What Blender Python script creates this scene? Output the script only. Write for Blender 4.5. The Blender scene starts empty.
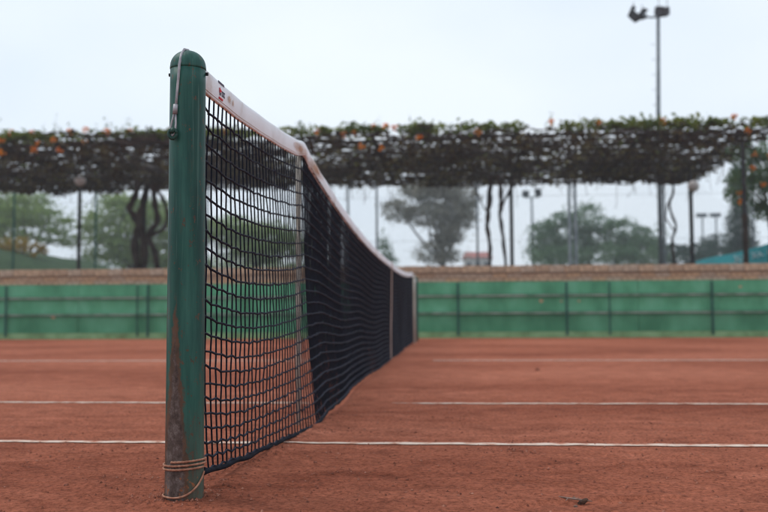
import bpy, math, random
import numpy as np
from mathutils import Vector, Matrix

R = math.radians
rnd = random.Random(7)
rs = np.random.RandomState(11)
scene = bpy.context.scene
COL = scene.collection

# ------------------------------------------------------------------ camera
PITCH, YAW, ROLL = 0.06453, 0.07622, -0.00489
cam_data = bpy.data.cameras.new('camera')
cam = bpy.data.objects.new('camera', cam_data)
COL.objects.link(cam)
fw = Vector((-math.sin(YAW) * math.cos(PITCH), math.cos(YAW) * math.cos(PITCH), math.sin(PITCH)))
rt = Vector((math.cos(YAW), math.sin(YAW), 0))
up = rt.cross(fw)
rt, up = rt * math.cos(ROLL) + up * math.sin(ROLL), up * math.cos(ROLL) - rt * math.sin(ROLL)
M3 = Matrix((rt, up, -fw)).transposed()
cam.matrix_world = Matrix.Translation((0, 0, 0.4204)) @ M3.to_4x4()
cam_data.lens = 42.95
cam_data.sensor_width = 36
cam_data.clip_start = 0.05
cam_data.clip_end = 2000
cam_data.dof.use_dof = True
cam_data.dof.focus_distance = 2.22
cam_data.dof.aperture_fstop = 3.4
cam_data.dof.aperture_blades = 9
scene.camera = cam

# ------------------------------------------------------------------ world, sun, exposure
world = bpy.data.worlds.new('World')
scene.world = world
world.use_nodes = True
wn, wl = world.node_tree.nodes, world.node_tree.links
wn.clear()
SUN_EL, SUN_AZ = R(58), R(-75)          # high, from the left of the court
sky = wn.new('ShaderNodeTexSky')
sky.sky_type = 'NISHITA'
sky.sun_disc = False
sky.sun_elevation = SUN_EL
sky.sun_rotation = SUN_AZ
sky.dust_density = 3.0
sky_s = wn.new('ShaderNodeVectorMath'); sky_s.operation = 'SCALE'; sky_s.inputs['Scale'].default_value = 0.10
wl.new(sky.outputs[0], sky_s.inputs[0])
tc = wn.new('ShaderNodeTexCoord')
mp = wn.new('ShaderNodeMapping'); mp.inputs['Scale'].default_value = (1, 1, 2.2)
wl.new(tc.outputs['Generated'], mp.inputs[0])
nz = wn.new('ShaderNodeTexNoise'); nz.inputs['Scale'].default_value = 1.6; nz.inputs['Detail'].default_value = 3
wl.new(mp.outputs[0], nz.inputs['Vector'])
cr = wn.new('ShaderNodeValToRGB')
cr.color_ramp.elements[0].position = 0.3; cr.color_ramp.elements[0].color = (0.62, 0.73, 0.86, 1)
cr.color_ramp.elements[1].position = 0.7; cr.color_ramp.elements[1].color = (0.86, 0.925, 0.985, 1)
wl.new(nz.outputs['Fac'], cr.inputs[0])
mx = wn.new('ShaderNodeMix'); mx.data_type = 'RGBA'; mx.inputs[0].default_value = 0.86   # overcast veil over the blue
wl.new(sky_s.outputs[0], mx.inputs[6]); wl.new(cr.outputs[0], mx.inputs[7])
bg = wn.new('ShaderNodeBackground'); bg.inputs['Strength'].default_value = 1.0
wl.new(mx.outputs[2], bg.inputs[0])
wo = wn.new('ShaderNodeOutputWorld'); wl.new(bg.outputs[0], wo.inputs[0])

sun_d = bpy.data.lights.new('sun', 'SUN')
sun_d.energy = 0.9
sun_d.angle = R(25)
sun_d.color = (1.0, 0.96, 0.9)
sun = bpy.data.objects.new('sun', sun_d)
COL.objects.link(sun)
# sky sun_rotation 0 = +Y, turning clockwise seen from above
sd = Vector((math.sin(SUN_AZ) * math.cos(SUN_EL), math.cos(SUN_AZ) * math.cos(SUN_EL), math.sin(SUN_EL)))
sun.rotation_euler = sd.to_track_quat('Z', 'Y').to_euler()

vs = scene.view_settings
vs.view_transform = 'Standard'
vs.look = 'None'
vs.exposure = 0.28
vs.gamma = 1.0
vs.use_curve_mapping = False
scene.render.engine = 'CYCLES'
scene.cycles.use_denoising = True
scene.cycles.filter_width = 1.15
scene.cycles.max_bounces = 6
scene.cycles.volume_bounces = 1
scene.cycles.transparent_max_bounces = 8

# ------------------------------------------------------------------ helpers
class MB:
    """collects pieces of ONE mesh"""
    def __init__(self):
        self.v, self.f, self.n = [], [], 0
    def add(self, verts, faces):
        n = self.n
        self.v.extend(tuple(map(float, p)) for p in verts)
        self.f.extend(tuple(i + n for i in q) for q in faces)
        self.n += len(verts)
    def tube(self, pts, rad, sides=6, cap=True):
        pts = [Vector(p) for p in pts]
        if not isinstance(rad, (list, tuple)):
            rad = [rad] * len(pts)
        vs_, fs_ = [], []
        side = None
        for i, p in enumerate(pts):
            t = (pts[min(i + 1, len(pts) - 1)] - pts[max(i - 1, 0)]).normalized()
            if side is None:
                a = Vector((0, 0, 1)) if abs(t.z) < 0.9 else Vector((1, 0, 0))
                side = a.cross(t).normalized()
            else:
                side = (side - t * side.dot(t)).normalized()
            b = t.cross(side)
            for k in range(sides):
                an = 2 * math.pi * k / sides
                vs_.append(p + (side * math.cos(an) + b * math.sin(an)) * rad[i])
        for i in range(len(pts) - 1):
            for k in range(sides):
                a, b_ = i * sides + k, i * sides + (k + 1) % sides
                fs_.append((a, b_, b_ + sides, a + sides))
        if cap:
            fs_.append(tuple(range(sides))[::-1])
            fs_.append(tuple(range((len(pts) - 1) * sides, len(pts) * sides)))
        self.add(vs_, fs_)
    def box(self, c, s, rot=None):
        c = Vector(c); hx, hy, hz = s[0] / 2, s[1] / 2, s[2] / 2
        vs_ = [Vector((x, y, z)) for x in (-hx, hx) for y in (-hy, hy) for z in (-hz, hz)]
        if rot is not None:
            vs_ = [rot @ q for q in vs_]
        self.add([c + q for q in vs_], [(0, 1, 3, 2), (4, 6, 7, 5), (0, 4, 5, 1), (2, 3, 7, 6), (0, 2, 6, 4), (1, 5, 7, 3)])
    def lathe(self, prof, sides=32, c=(0, 0, 0)):
        vs_, fs_ = [], []
        for (r_, z) in prof:
            for k in range(sides):
                an = 2 * math.pi * k / sides
                vs_.append((c[0] + r_ * math.cos(an), c[1] + r_ * math.sin(an), c[2] + z))
        for i in range(len(prof) - 1):
            for k in range(sides):
                a, b_ = i * sides + k, i * sides + (k + 1) % sides
                fs_.append((a, b_, b_ + sides, a + sides))
        fs_.append(tuple(range(sides))[::-1])
        fs_.append(tuple(range((len(prof) - 1) * sides, len(prof) * sides)))
        self.add(vs_, fs_)
    def quads(self, P):                       # P: (n,4,3) array
        n = self.n
        self.v.extend(map(tuple, P.reshape(-1, 3).tolist()))
        k = len(P)
        idx = (np.arange(k * 4).reshape(k, 4) + n).tolist()
        self.f.extend(map(tuple, idx))
        self.n += k * 4
    def build(self, name, mat, parent=None, smooth=False):
        me = bpy.data.meshes.new(name)
        me.from_pydata(self.v, [], self.f)
        me.update()
        if smooth:
            me.polygons.foreach_set('use_smooth', [True] * len(me.polygons))
        return link(name, me, mat, parent)

def link(name, me, mat=None, parent=None):
    o = bpy.data.objects.new(name, me)
    if mat and me is not None and not me.materials:
        me.materials.append(mat)
    COL.objects.link(o)
    if parent:
        o.parent = parent
    return o

def tag(o, label=None, cat=None, group=None, kind=None):
    if label: o['label'] = label
    if cat: o['category'] = cat
    if group: o['group'] = group
    if kind: o['kind'] = kind
    return o

def thing(name, loc, label, cat, group=None):
    o = bpy.data.objects.new(name, None)
    o.empty_display_size = 0.1
    COL.objects.link(o)
    o.location = loc
    # children are built in world coordinates
    return tag(o, label, cat, group)

def fit(o):                                   # child built in world coordinates -> relative to its parent's base
    root = o.parent
    l = Vector((0, 0, 0))
    while root:
        l += root.location
        root = root.parent
    o.location = -l
    return o

def part(mb, name, mat, parent, smooth=False):
    o = mb.build(name, mat, parent, smooth)
    # shift vertices so that the mesh sits right under its parent
    l = Vector((0, 0, 0)); r_ = parent
    while r_:
        l += r_.location
        r_ = r_.parent
    o.data.transform(Matrix.Translation(-l))
    return o

def mat(name, cols, scale=4.0, rough=0.7, bump=0.0, bscale=None, detail=5, metal=0.0, stretch=(1, 1, 1), coat=0.0,
        transl=0.0, pos=(0.35, 0.65), bdist=0.01, coords='Object', spec=0.25):
    m = bpy.data.materials.new(name); m.use_nodes = True
    n, l = m.node_tree.nodes, m.node_tree.links
    b = n['Principled BSDF']
    t = n.new('ShaderNodeTexCoord'); mp_ = n.new('ShaderNodeMapping'); mp_.inputs['Scale'].default_value = stretch
    l.new(t.outputs[coords], mp_.inputs[0])
    nz_ = n.new('ShaderNodeTexNoise'); nz_.inputs['Scale'].default_value = scale; nz_.inputs['Detail'].default_value = detail
    l.new(mp_.outputs[0], nz_.inputs['Vector'])
    c = n.new('ShaderNodeValToRGB')
    el = c.color_ramp.elements
    el[0].position, el[1].position = pos
    el[0].color = (*cols[0], 1); el[1].color = (*cols[-1], 1)
    for i, cc in enumerate(cols[1:-1]):
        e = el.new(pos[0] + (pos[1] - pos[0]) * (i + 1) / (len(cols) - 1)); e.color = (*cc, 1)
    l.new(nz_.outputs['Fac'], c.inputs[0]); l.new(c.outputs[0], b.inputs['Base Color'])
    b.inputs['Roughness'].default_value = rough
    b.inputs['Metallic'].default_value = metal
    b.inputs['Specular IOR Level'].default_value = spec
    b.inputs['Coat Weight'].default_value = coat
    if bump:
        n2 = n.new('ShaderNodeTexNoise'); n2.inputs['Scale'].default_value = bscale or scale * 4; n2.inputs['Detail'].default_value = 6
        l.new(mp_.outputs[0], n2.inputs['Vector'])
        bp = n.new('ShaderNodeBump'); bp.inputs['Strength'].default_value = bump; bp.inputs['Distance'].default_value = bdist
        l.new(n2.outputs['Fac'], bp.inputs['Height']); l.new(bp.outputs[0], b.inputs['Normal'])
    if transl:
        tr = n.new('ShaderNodeBsdfTranslucent'); l.new(c.outputs[0], tr.inputs[0])
        ms = n.new('ShaderNodeMixShader'); ms.inputs[0].default_value = transl
        l.new(b.outputs[0], ms.inputs[1]); l.new(tr.outputs[0], ms.inputs[2])
        l.new(ms.outputs[0], n['Material Output'].inputs[0])
    m['ramp'] = c.name
    return m

# value noise for the ground relief
_tab = np.random.RandomState(3).rand(256, 256)
def vnoise(x, y):
    xi, yi = np.floor(x).astype(int), np.floor(y).astype(int)
    fx, fy = x - xi, y - yi
    fx, fy = fx * fx * (3 - 2 * fx), fy * fy * (3 - 2 * fy)
    g = lambda a, b: _tab[a % 256, b % 256]
    return (g(xi, yi) * (1 - fx) + g(xi + 1, yi) * fx) * (1 - fy) + (g(xi, yi + 1) * (1 - fx) + g(xi + 1, yi + 1) * fx) * fy - 0.5

XN, D0 = -0.626, 2.105                       # net plane, distance of the near post

_sr = random.Random(21)
SLIDES = [(_sr.uniform(-2.2, 2.4), _sr.uniform(0.6, 4.2), _sr.uniform(0.3, 1.1), (a := _sr.uniform(-2.6, 1.6)), a + _sr.uniform(0.4, 0.9), _sr.uniform(0.018, 0.05)) for _ in range(34)]
def ground_z(x, y):
    x, y = np.asarray(x, float), np.asarray(y, float)
    z = 0.004 * vnoise(x * 2.1 + 9, y * 2.1 + 4) + 0.006 * vnoise(x * 6 + 31, y * 7.5 + 2) + 0.005 * vnoise(x * 15, y * 19)
    z = z + 0.004 * vnoise(x * 33, y * 45) + 0.003 * vnoise(x * 78, y * 90)
    # slide marks left by shoes: shallow curved grooves with a pushed-up rim
    for (cx_, cy_, rr, a0, a1, w) in SLIDES:
        d_ = np.hypot(x - cx_, y - cy_) - rr; a_ = np.arctan2(y - cy_, x - cx_)
        k = np.clip((a_ - a0) * 6, 0, 1) * np.clip((a1 - a_) * 6, 0, 1)
        z = z + k * (-0.006 * np.exp(-(d_ / w) ** 2) + 0.005 * np.exp(-((d_ - 1.7 * w) / (0.6 * w)) ** 2))
    z = z + 0.004 * np.exp(-(np.hypot(x - XN, y - D0) / 0.08) ** 4)
    z = z + 0.010 * np.exp(-((x - XN - 0.045 - 0.03 * (y - D0)) / 0.06) ** 2) * np.clip((y - D0) / 0.2, 0, 1) * np.clip((D0 + 2.0 - y) / 0.5, 0, 1)
    near_line = np.minimum(np.minimum(abs(y - D0 - 0.914), abs(y - D0 - 2.286)), abs(y - D0 - 6.4))
    z = z * (0.25 + 0.75 * np.clip(near_line / 0.12 - 0.3, 0, 1))
    fade = np.clip(1.2 - np.abs(y - 2.5) / 9, 0.25, 1)
    return z * fade

# ------------------------------------------------------------------ materials
FORE_DARK = 5.3  # noise slice picked to paint the lens's foreground darkening into the near clay
def clay_material():
    m = bpy.data.materials.new('clay'); m.use_nodes = True
    n, l = m.node_tree.nodes, m.node_tree.links
    b = n['Principled BSDF']
    t = n.new('ShaderNodeTexCoord')
    def noise(sc, det, rough=0.6, st=(1, 1, 1)):
        mp_ = n.new('ShaderNodeMapping'); mp_.inputs['Scale'].default_value = st
        l.new(t.outputs['Object'], mp_.inputs[0])
        q = n.new('ShaderNodeTexNoise'); q.inputs['Scale'].default_value = sc; q.inputs['Detail'].default_value = det
        q.inputs['Roughness'].default_value = rough
        l.new(mp_.outputs[0], q.inputs['Vector'])
        return q
    def ramp(src, stops):
        c = n.new('ShaderNodeValToRGB'); el = c.color_ramp.elements
        el[0].position, el[0].color = stops[0][0], (*stops[0][1], 1)
        el[1].position, el[1].color = stops[-1][0], (*stops[-1][1], 1)
        for p_, cc in stops[1:-1]:
            e = el.new(p_); e.color = (*cc, 1)
        l.new(src, c.inputs[0]); return c
    def mix(kind, fac, a, b_):
        q = n.new('ShaderNodeMix'); q.data_type = 'RGBA'; q.blend_type = kind
        q.inputs[0].default_value = fac
        l.new(a, q.inputs[6]); l.new(b_, q.inputs[7]); return q.outputs[2]
    bign = noise(0.42, 5, 0.55, (0.8, 1.6, 1)); bign.inputs['Vector'].links[0].from_node.inputs['Location'].default_value = (0, 0, FORE_DARK)
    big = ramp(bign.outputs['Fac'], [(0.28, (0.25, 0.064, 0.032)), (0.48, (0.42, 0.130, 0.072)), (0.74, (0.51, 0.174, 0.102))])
    mid = ramp(noise(8, 8, 0.72, (1, 1.3, 1)).outputs['Fac'], [(0.3, (0.5, 0.46, 0.44)), (0.5, (1, 1, 1)), (0.72, (1.3, 1.34, 1.38))])
    fine = ramp(noise(75, 5, 0.75).outputs['Fac'], [(0.3, (0.3, 0.26, 0.25)), (0.5, (1, 1, 1)), (0.72, (1.5, 1.55, 1.6))])
    # dry dusted skins and damp scraped patches, a hand or two across
    wv_ = n.new('ShaderNodeTexNoise'); wv_.inputs['Scale'].default_value = 2.6; wv_.inputs['Detail'].default_value = 7; wv_.inputs['Distortion'].default_value = 1.4
    mpw = n.new('ShaderNodeMapping'); mpw.inputs['Scale'].default_value = (1, 1.9, 1); mpw.inputs['Rotation'].default_value = (0, 0, 0.35)
    l.new(t.outputs['Object'], mpw.inputs[0]); l.new(mpw.outputs[0], wv_.inputs['Vector'])
    scuff = ramp(wv_.outputs['Fac'], [(0.33, (0.78, 0.73, 0.71)), (0.46, (1, 1, 1)), (0.58, (1, 1, 1)), (0.66, (1.22, 1.3, 1.36))])
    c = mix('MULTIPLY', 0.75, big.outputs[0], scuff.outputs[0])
    c = mix('MULTIPLY', 0.7, c, mid.outputs[0])
    c = mix('MULTIPLY', 0.9, c, fine.outputs[0])
    l.new(c, b.inputs['Base Color'])
    b.inputs['Roughness'].default_value = 0.93
    b.inputs['Specular IOR Level'].default_value = 0.1
    h1, h2, h3 = noise(90, 5, 0.7), noise(22, 5, 0.6), noise(320, 3, 0.7)
    a1 = n.new('ShaderNodeMath'); a1.operation = 'MULTIPLY_ADD'; a1.inputs[1].default_value = 0.4
    l.new(h1.outputs['Fac'], a1.inputs[0]); l.new(h2.outputs['Fac'], a1.inputs[2])
    a2 = n.new('ShaderNodeMath'); a2.operation = 'MULTIPLY_ADD'; a2.inputs[1].default_value = 0.14
    l.new(h3.outputs['Fac'], a2.inputs[0]); l.new(a1.outputs[0], a2.inputs[2])
    bp = n.new('ShaderNodeBump'); bp.inputs['Strength'].default_value = 1.0; bp.inputs['Distance'].default_value = 0.03
    l.new(a2.outputs[0], bp.inputs['Height']); l.new(bp.outputs[0], b.inputs['Normal'])
    return m

def line_material():
    m = mat('line_paint', [(0.42, 0.15, 0.09), (0.58, 0.37, 0.28), (0.66, 0.51, 0.42)], scale=22, rough=0.9, bump=0.5, bscale=90, pos=(0.30, 0.54), detail=7)
    return m

def post_material():
    m = bpy.data.materials.new('post_paint'); m.use_nodes = True
    n, l = m.node_tree.nodes, m.node_tree.links
    b = n['Principled BSDF']
    t = n.new('ShaderNodeTexCoord')
    def noise(sc, det, st, rough=0.6):
        mp_ = n.new('ShaderNodeMapping'); mp_.inputs['Scale'].default_value = st
        l.new(t.outputs['Object'], mp_.inputs[0])
        q = n.new('ShaderNodeTexNoise'); q.inputs['Scale'].default_value = sc; q.inputs['Detail'].default_value = det
        q.inputs['Roughness'].default_value = rough
        l.new(mp_.outputs[0], q.inputs['Vector']); return q.outputs['Fac']
    def math_(op, a, b_=None, cl=False):
        q = n.new('ShaderNodeMath'); q.operation = op; q.use_clamp = cl
        for i, v in enumerate((a, b_)):
            if v is None: continue
            if isinstance(v, (int, float)): q.inputs[i].default_value = v
            else: l.new(v, q.inputs[i])
        return q.outputs[0]
    def ramp(src, stops):
        c = n.new('ShaderNodeValToRGB'); el = c.color_ramp.elements
        el[0].position, el[0].color = stops[0][0], (*stops[0][1], 1)
        el[1].position, el[1].color = stops[-1][0], (*stops[-1][1], 1)
        for p_, cc in stops[1:-1]:
            e = el.new(p_); e.color = (*cc, 1)
        l.new(src, c.inputs[0]); return c.outputs[0]
    def mix(fac, a, b_):
        q = n.new('ShaderNodeMix'); q.data_type = 'RGBA'
        l.new(fac, q.inputs[0]); l.new(a, q.inputs[6]); l.new(b_, q.inputs[7]); return q.outputs[2]
    sp = n.new('ShaderNodeSeparateXYZ'); l.new(t.outputs['Object'], sp.inputs[0])
    paint = ramp(noise(30, 6, (1, 1, 0.07)), [(0.3, (0.002, 0.030, 0.025)), (0.5, (0.009, 0.078, 0.059)), (0.70, (0.040, 0.155, 0.12))])
    blot = ramp(noise(14, 5, (1, 1, 0.8)), [(0.35, (0.004, 0.030, 0.030)), (0.62, (0.010, 0.066, 0.046))])
    q = n.new('ShaderNodeMix'); q.data_type = 'RGBA'; q.inputs[0].default_value = 0.3
    l.new(paint, q.inputs[6]); l.new(blot, q.inputs[7]); paint = q.outputs[2]
    # worn bare-steel patch at the foot, on the side facing the court's edge: a tall flame shape
    wob = math_('MULTIPLY', math_('SUBTRACT', noise(34, 8, (1, 1, 0.5), 0.8), 0.5), 0.046)
    dx = math_('ABSOLUTE', math_('ADD', math_('ADD', sp.outputs[0], 0.012), wob))
    half = math_('MULTIPLY', math_('SUBTRACT', 0.40, sp.outputs[2], ), 0.085)
    half = math_('MINIMUM', half, 0.029)
    inside = math_('MULTIPLY', math_('SUBTRACT', half, dx), 260, True)
    front = math_('LESS_THAN', sp.outputs[1], 0.0)
    worn = math_('MULTIPLY', inside, front)
    rust_ring = math_('MULTIPLY', math_('SUBTRACT', math_('ADD', half, 0.007), dx), 260, True)
    rust_ring = math_('MULTIPLY', rust_ring, front)
    # scattered thin rust streaks higher up
    strk = math_('MULTIPLY', math_('SUBTRACT', noise(42, 7, (1, 1, 0.16), 0.75), 0.57), 12, True)
    low = math_('SUBTRACT', 1.0, math_('MULTIPLY', sp.outputs[2], 0.95), True)
    strk = math_('MULTIPLY', strk, low)
    rustc = ramp(noise(60, 6, (1, 1, 0.5)), [(0.3, (0.055, 0.026, 0.016)), (0.6, (0.13, 0.055, 0.028))])
    steel = ramp(noise(48, 9, (1, 1, 0.75), 0.78), [(0.34, (0.030, 0.018, 0.014)), (0.5, (0.090, 0.062, 0.052)), (0.66, (0.20, 0.165, 0.15))])
    orange = math_('MULTIPLY', math_('SUBTRACT', noise(55, 4, (1, 1, 1)), 0.60), 12, True)
    orange = math_('MULTIPLY', orange, math_('LESS_THAN', sp.outputs[2], 0.055))
    chip = math_('MULTIPLY', math_('SUBTRACT', noise(75, 6, (1, 1, 0.6), 0.7), 0.60), 30, True)
    scr = math_('MULTIPLY', math_('SUBTRACT', noise(110, 3, (1, 1, 0.03)), 0.60), 12, True)
    pale = n.new('ShaderNodeRGB'); pale.outputs[0].default_value = (0.07, 0.15, 0.125, 1)
    dust = n.new('ShaderNodeRGB'); dust.outputs[0].default_value = (0.20, 0.085, 0.055, 1)
    paint = mix(math_('MULTIPLY', scr, 0.55), paint, pale.outputs[0])
    paint = mix(math_('MULTIPLY', chip, 0.8), paint, rustc)
    dst = math_('MULTIPLY', math_('SUBTRACT', 0.22, sp.outputs[2]), 2.2, True)
    dst = math_('MULTIPLY', dst, math_('MULTIPLY', noise(18, 5, (1, 1, 0.7)), 1.3))
    paint = mix(dst, paint, dust.outputs[0])
    c = mix(math_('MULTIPLY', strk, 0.75), paint, rustc)
    c = mix(math_('MULTIPLY', rust_ring, 0.85), c, rustc)
    c = mix(worn, c, steel)
    oc = n.new('ShaderNodeRGB'); oc.outputs[0].default_value = (0.30, 0.10, 0.035, 1)
    c = mix(orange, c, oc.outputs[0])
    l.new(c, b.inputs['Base Color'])
    rr = math_('ADD', math_('MULTIPLY', worn, 0.25), 0.46)
    rr = math_('ADD', rr, math_('MULTIPLY', math_('SUBTRACT', noise(20, 4, (1, 1, 0.3)), 0.5), 0.3))
    l.new(rr, b.inputs['Roughness']); b.inputs['Specular IOR Level'].default_value = 0.3
    hgt = math_('SUBTRACT', math_('MULTIPLY', noise(40, 5, (1, 1, 0.25)), 0.5), math_('MULTIPLY', rust_ring, 0.5))
    bp = n.new('ShaderNodeBump'); bp.inputs['Strength'].default_value = 0.4; bp.inputs['Distance'].default_value = 0.0025
    l.new(hgt, bp.inputs['Height']); l.new(bp.outputs[0], b.inputs['Normal'])
    return m

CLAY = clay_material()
LINE = line_material()
POST = post_material()
CORD = mat('net_cord', [(0.004, 0.005, 0.009), (0.009, 0.011, 0.021)], scale=30, rough=0.85, spec=0.15)
CORD_LIT = mat('net_cord_lit', [(0.007, 0.009, 0.017), (0.014, 0.018, 0.036)], scale=30, rough=0.8, spec=0.2)  # bluer, lighter cord for the rows, their highlights put into the colour
TAPE = mat('tape_canvas', [(0.60, 0.54, 0.50), (0.80, 0.83, 0.85), (0.86, 0.89, 0.92)], scale=9, rough=0.9, bump=0.35, bscale=160, pos=(0.27, 0.56), bdist=0.003)
STAIN = mat('tape_stain', [(0.34, 0.16, 0.08), (0.50, 0.32, 0.2), (0.60, 0.50, 0.44)], scale=22, rough=0.9, pos=(0.3, 0.7))
STEELW = mat('wire_rope', [(0.26, 0.25, 0.27), (0.46, 0.45, 0.47)], scale=60, rough=0.5, metal=0.2)
DGREEN = mat('hook_paint', [(0.01, 0.045, 0.035), (0.03, 0.08, 0.06)], scale=30, rough=0.5)
DARKM = mat('dark_metal', [(0.012, 0.012, 0.014), (0.03, 0.028, 0.028)], scale=8, rough=0.6)
ROPE = mat('string', [(0.30, 0.13, 0.08), (0.50, 0.26, 0.17)], scale=90, rough=0.9, bump=0.6, bscale=400, bdist=0.002)
STICKW = mat('white_wood', [(0.42, 0.37, 0.30), (0.66, 0.62, 0.55)], scale=10, rough=0.7, stretch=(1, 1, 0.2))
STRAP = mat('strap', [(0.44, 0.30, 0.24), (0.62, 0.50, 0.44)], scale=8, rough=0.9)
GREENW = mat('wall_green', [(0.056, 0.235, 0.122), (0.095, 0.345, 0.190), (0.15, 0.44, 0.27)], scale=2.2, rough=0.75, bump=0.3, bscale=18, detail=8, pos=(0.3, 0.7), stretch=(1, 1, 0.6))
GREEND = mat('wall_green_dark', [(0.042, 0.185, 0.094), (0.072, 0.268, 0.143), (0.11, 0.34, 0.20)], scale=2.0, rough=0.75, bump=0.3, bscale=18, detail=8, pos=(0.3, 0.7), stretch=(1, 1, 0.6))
BASEG = mat('base_green', [(0.13, 0.20, 0.08), (0.19, 0.33, 0.15), (0.26, 0.42, 0.21)], scale=3.5, rough=0.85, detail=8, pos=(0.25, 0.62))
LEDGE = mat('ledge', [(0.13, 0.25, 0.17), (0.25, 0.36, 0.28), (0.36, 0.44, 0.37)], scale=5, rough=0.8)
STRUT = mat('strut_green', [(0.010, 0.070, 0.052), (0.02, 0.1, 0.075)], scale=6, rough=0.6)
MORTAR = mat('mortar', [(0.24, 0.18, 0.13), (0.32, 0.25, 0.19)], scale=14, rough=0.95)
BRICKS = [mat('brick_%s' % nm, [tuple(q * 0.75 for q in c), c, tuple(min(1, q * 1.15) for q in c)], scale=9, rough=0.9, bump=0.4, detail=7, coords='Object')
          for nm, c in (('tan', (0.50, 0.36, 0.24)), ('umber', (0.43, 0.305, 0.205)), ('orange', (0.51, 0.345, 0.21)), ('grey', (0.46, 0.36, 0.265)))]
EARTH = mat('earth', [(0.05, 0.045, 0.025), (0.09, 0.075, 0.045)], scale=1.5, rough=0.95, bump=0.4)
GRASSM = mat('grass', [(0.016, 0.045, 0.013), (0.03, 0.07, 0.02)], scale=3, rough=0.9, bump=0.6, bscale=40)
WOODD = mat('dark_wood', [(0.016, 0.011, 0.008), (0.04, 0.028, 0.02)], scale=6, rough=0.85)
VINE = mat('vine_wood', [(0.018, 0.012, 0.010), (0.045, 0.030, 0.024), (0.075, 0.055, 0.045)], scale=3, rough=0.9)
DRY = mat('dry_leaf', [(0.028, 0.020, 0.013), (0.075, 0.055, 0.030), (0.15, 0.13, 0.045)], scale=2.5, rough=0.8, transl=0.2)
LEAFG = mat('vine_leaf', [(0.05, 0.085, 0.014), (0.12, 0.165, 0.02), (0.22, 0.25, 0.03)], scale=3.5, rough=0.6, transl=0.4)
FLOWER = mat('flower', [(0.82, 0.25, 0.015), (0.92, 0.38, 0.03)], scale=6, rough=0.6, transl=0.3)
BARK = mat('bark', [(0.045, 0.032, 0.022), (0.1, 0.075, 0.055)], scale=5, rough=0.95)
def leafmat(nm, a, b_, c):
    return mat(nm, [a, b_, c], scale=0.9, rough=0.65, transl=0.35, detail=6, pos=(0.3, 0.7))
LF_PALE = leafmat('leaf_pale', (0.16, 0.24, 0.065), (0.24, 0.33, 0.10), (0.32, 0.40, 0.15))
LF_HAZE = leafmat('leaf_haze', (0.22, 0.225, 0.185), (0.30, 0.295, 0.24), (0.37, 0.34, 0.27))  # grey distance haze is mixed into this leaf colour
LF_MID = leafmat('leaf_mid', (0.07, 0.145, 0.07), (0.12, 0.21, 0.105), (0.165, 0.26, 0.13))  # green lightened so the colour carries some distance haze
LF_DARK = leafmat('leaf_dark', (0.02, 0.05, 0.032), (0.036, 0.075, 0.046), (0.055, 0.10, 0.06))
LF_YEL = leafmat('leaf_yellow', (0.20, 0.13, 0.015), (0.34, 0.22, 0.02), (0.42, 0.3, 0.04))
PALEM = mat('pale_metal', [(0.24, 0.27, 0.29), (0.38, 0.41, 0.43)], scale=5, rough=0.5, metal=0.2)
GREYM = mat('grey_metal', [(0.10, 0.115, 0.13), (0.17, 0.19, 0.2)], scale=5, rough=0.5, metal=0.2)
GLOBE = mat('lamp_globe', [(0.66, 0.60, 0.58), (0.8, 0.75, 0.72)], scale=6, rough=0.35)
TEAL = mat('teal_canvas', [(0.006, 0.27, 0.31), (0.012, 0.36, 0.40)], scale=2, rough=0.6)
WHITEP = mat('white_print', [(0.6, 0.68, 0.7), (0.75, 0.8, 0.82)], scale=4, rough=0.6)
WALLW = mat('house_wall', [(0.52, 0.50, 0.48), (0.66, 0.64, 0.6)], scale=1, rough=0.85)
ROOFR = mat('roof_tile', [(0.34, 0.13, 0.11), (0.42, 0.18, 0.16)], scale=3, rough=0.8)
GLASS = mat('window_glass', [(0.05, 0.06, 0.07), (0.09, 0.1, 0.11)], scale=1, rough=0.15)
REDP = mat('red_print', [(0.50, 0.02, 0.03), (0.62, 0.04, 0.05)], scale=20, rough=0.8)
BLACKP = mat('dark_print', [(0.05, 0.05, 0.08), (0.13, 0.12, 0.16)], scale=30, rough=0.8)
PEACH = mat('peach_stain', [(0.52, 0.33, 0.22), (0.62, 0.47, 0.38)], scale=50, rough=0.9)
SCRAP = mat('bark_scrap', [(0.035, 0.018, 0.012), (0.11, 0.06, 0.04)], scale=90, rough=0.9, bump=0.8, bscale=300, bdist=0.004)
STONE = mat('pebble', [(0.13, 0.075, 0.055), (0.30, 0.20, 0.16)], scale=60, rough=0.9)
GRIT = mat('clay_grit', [(0.085, 0.028, 0.018), (0.24, 0.078, 0.046), (0.48, 0.22, 0.15)], scale=50, rough=0.95, pos=(0.3, 0.7))

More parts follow.
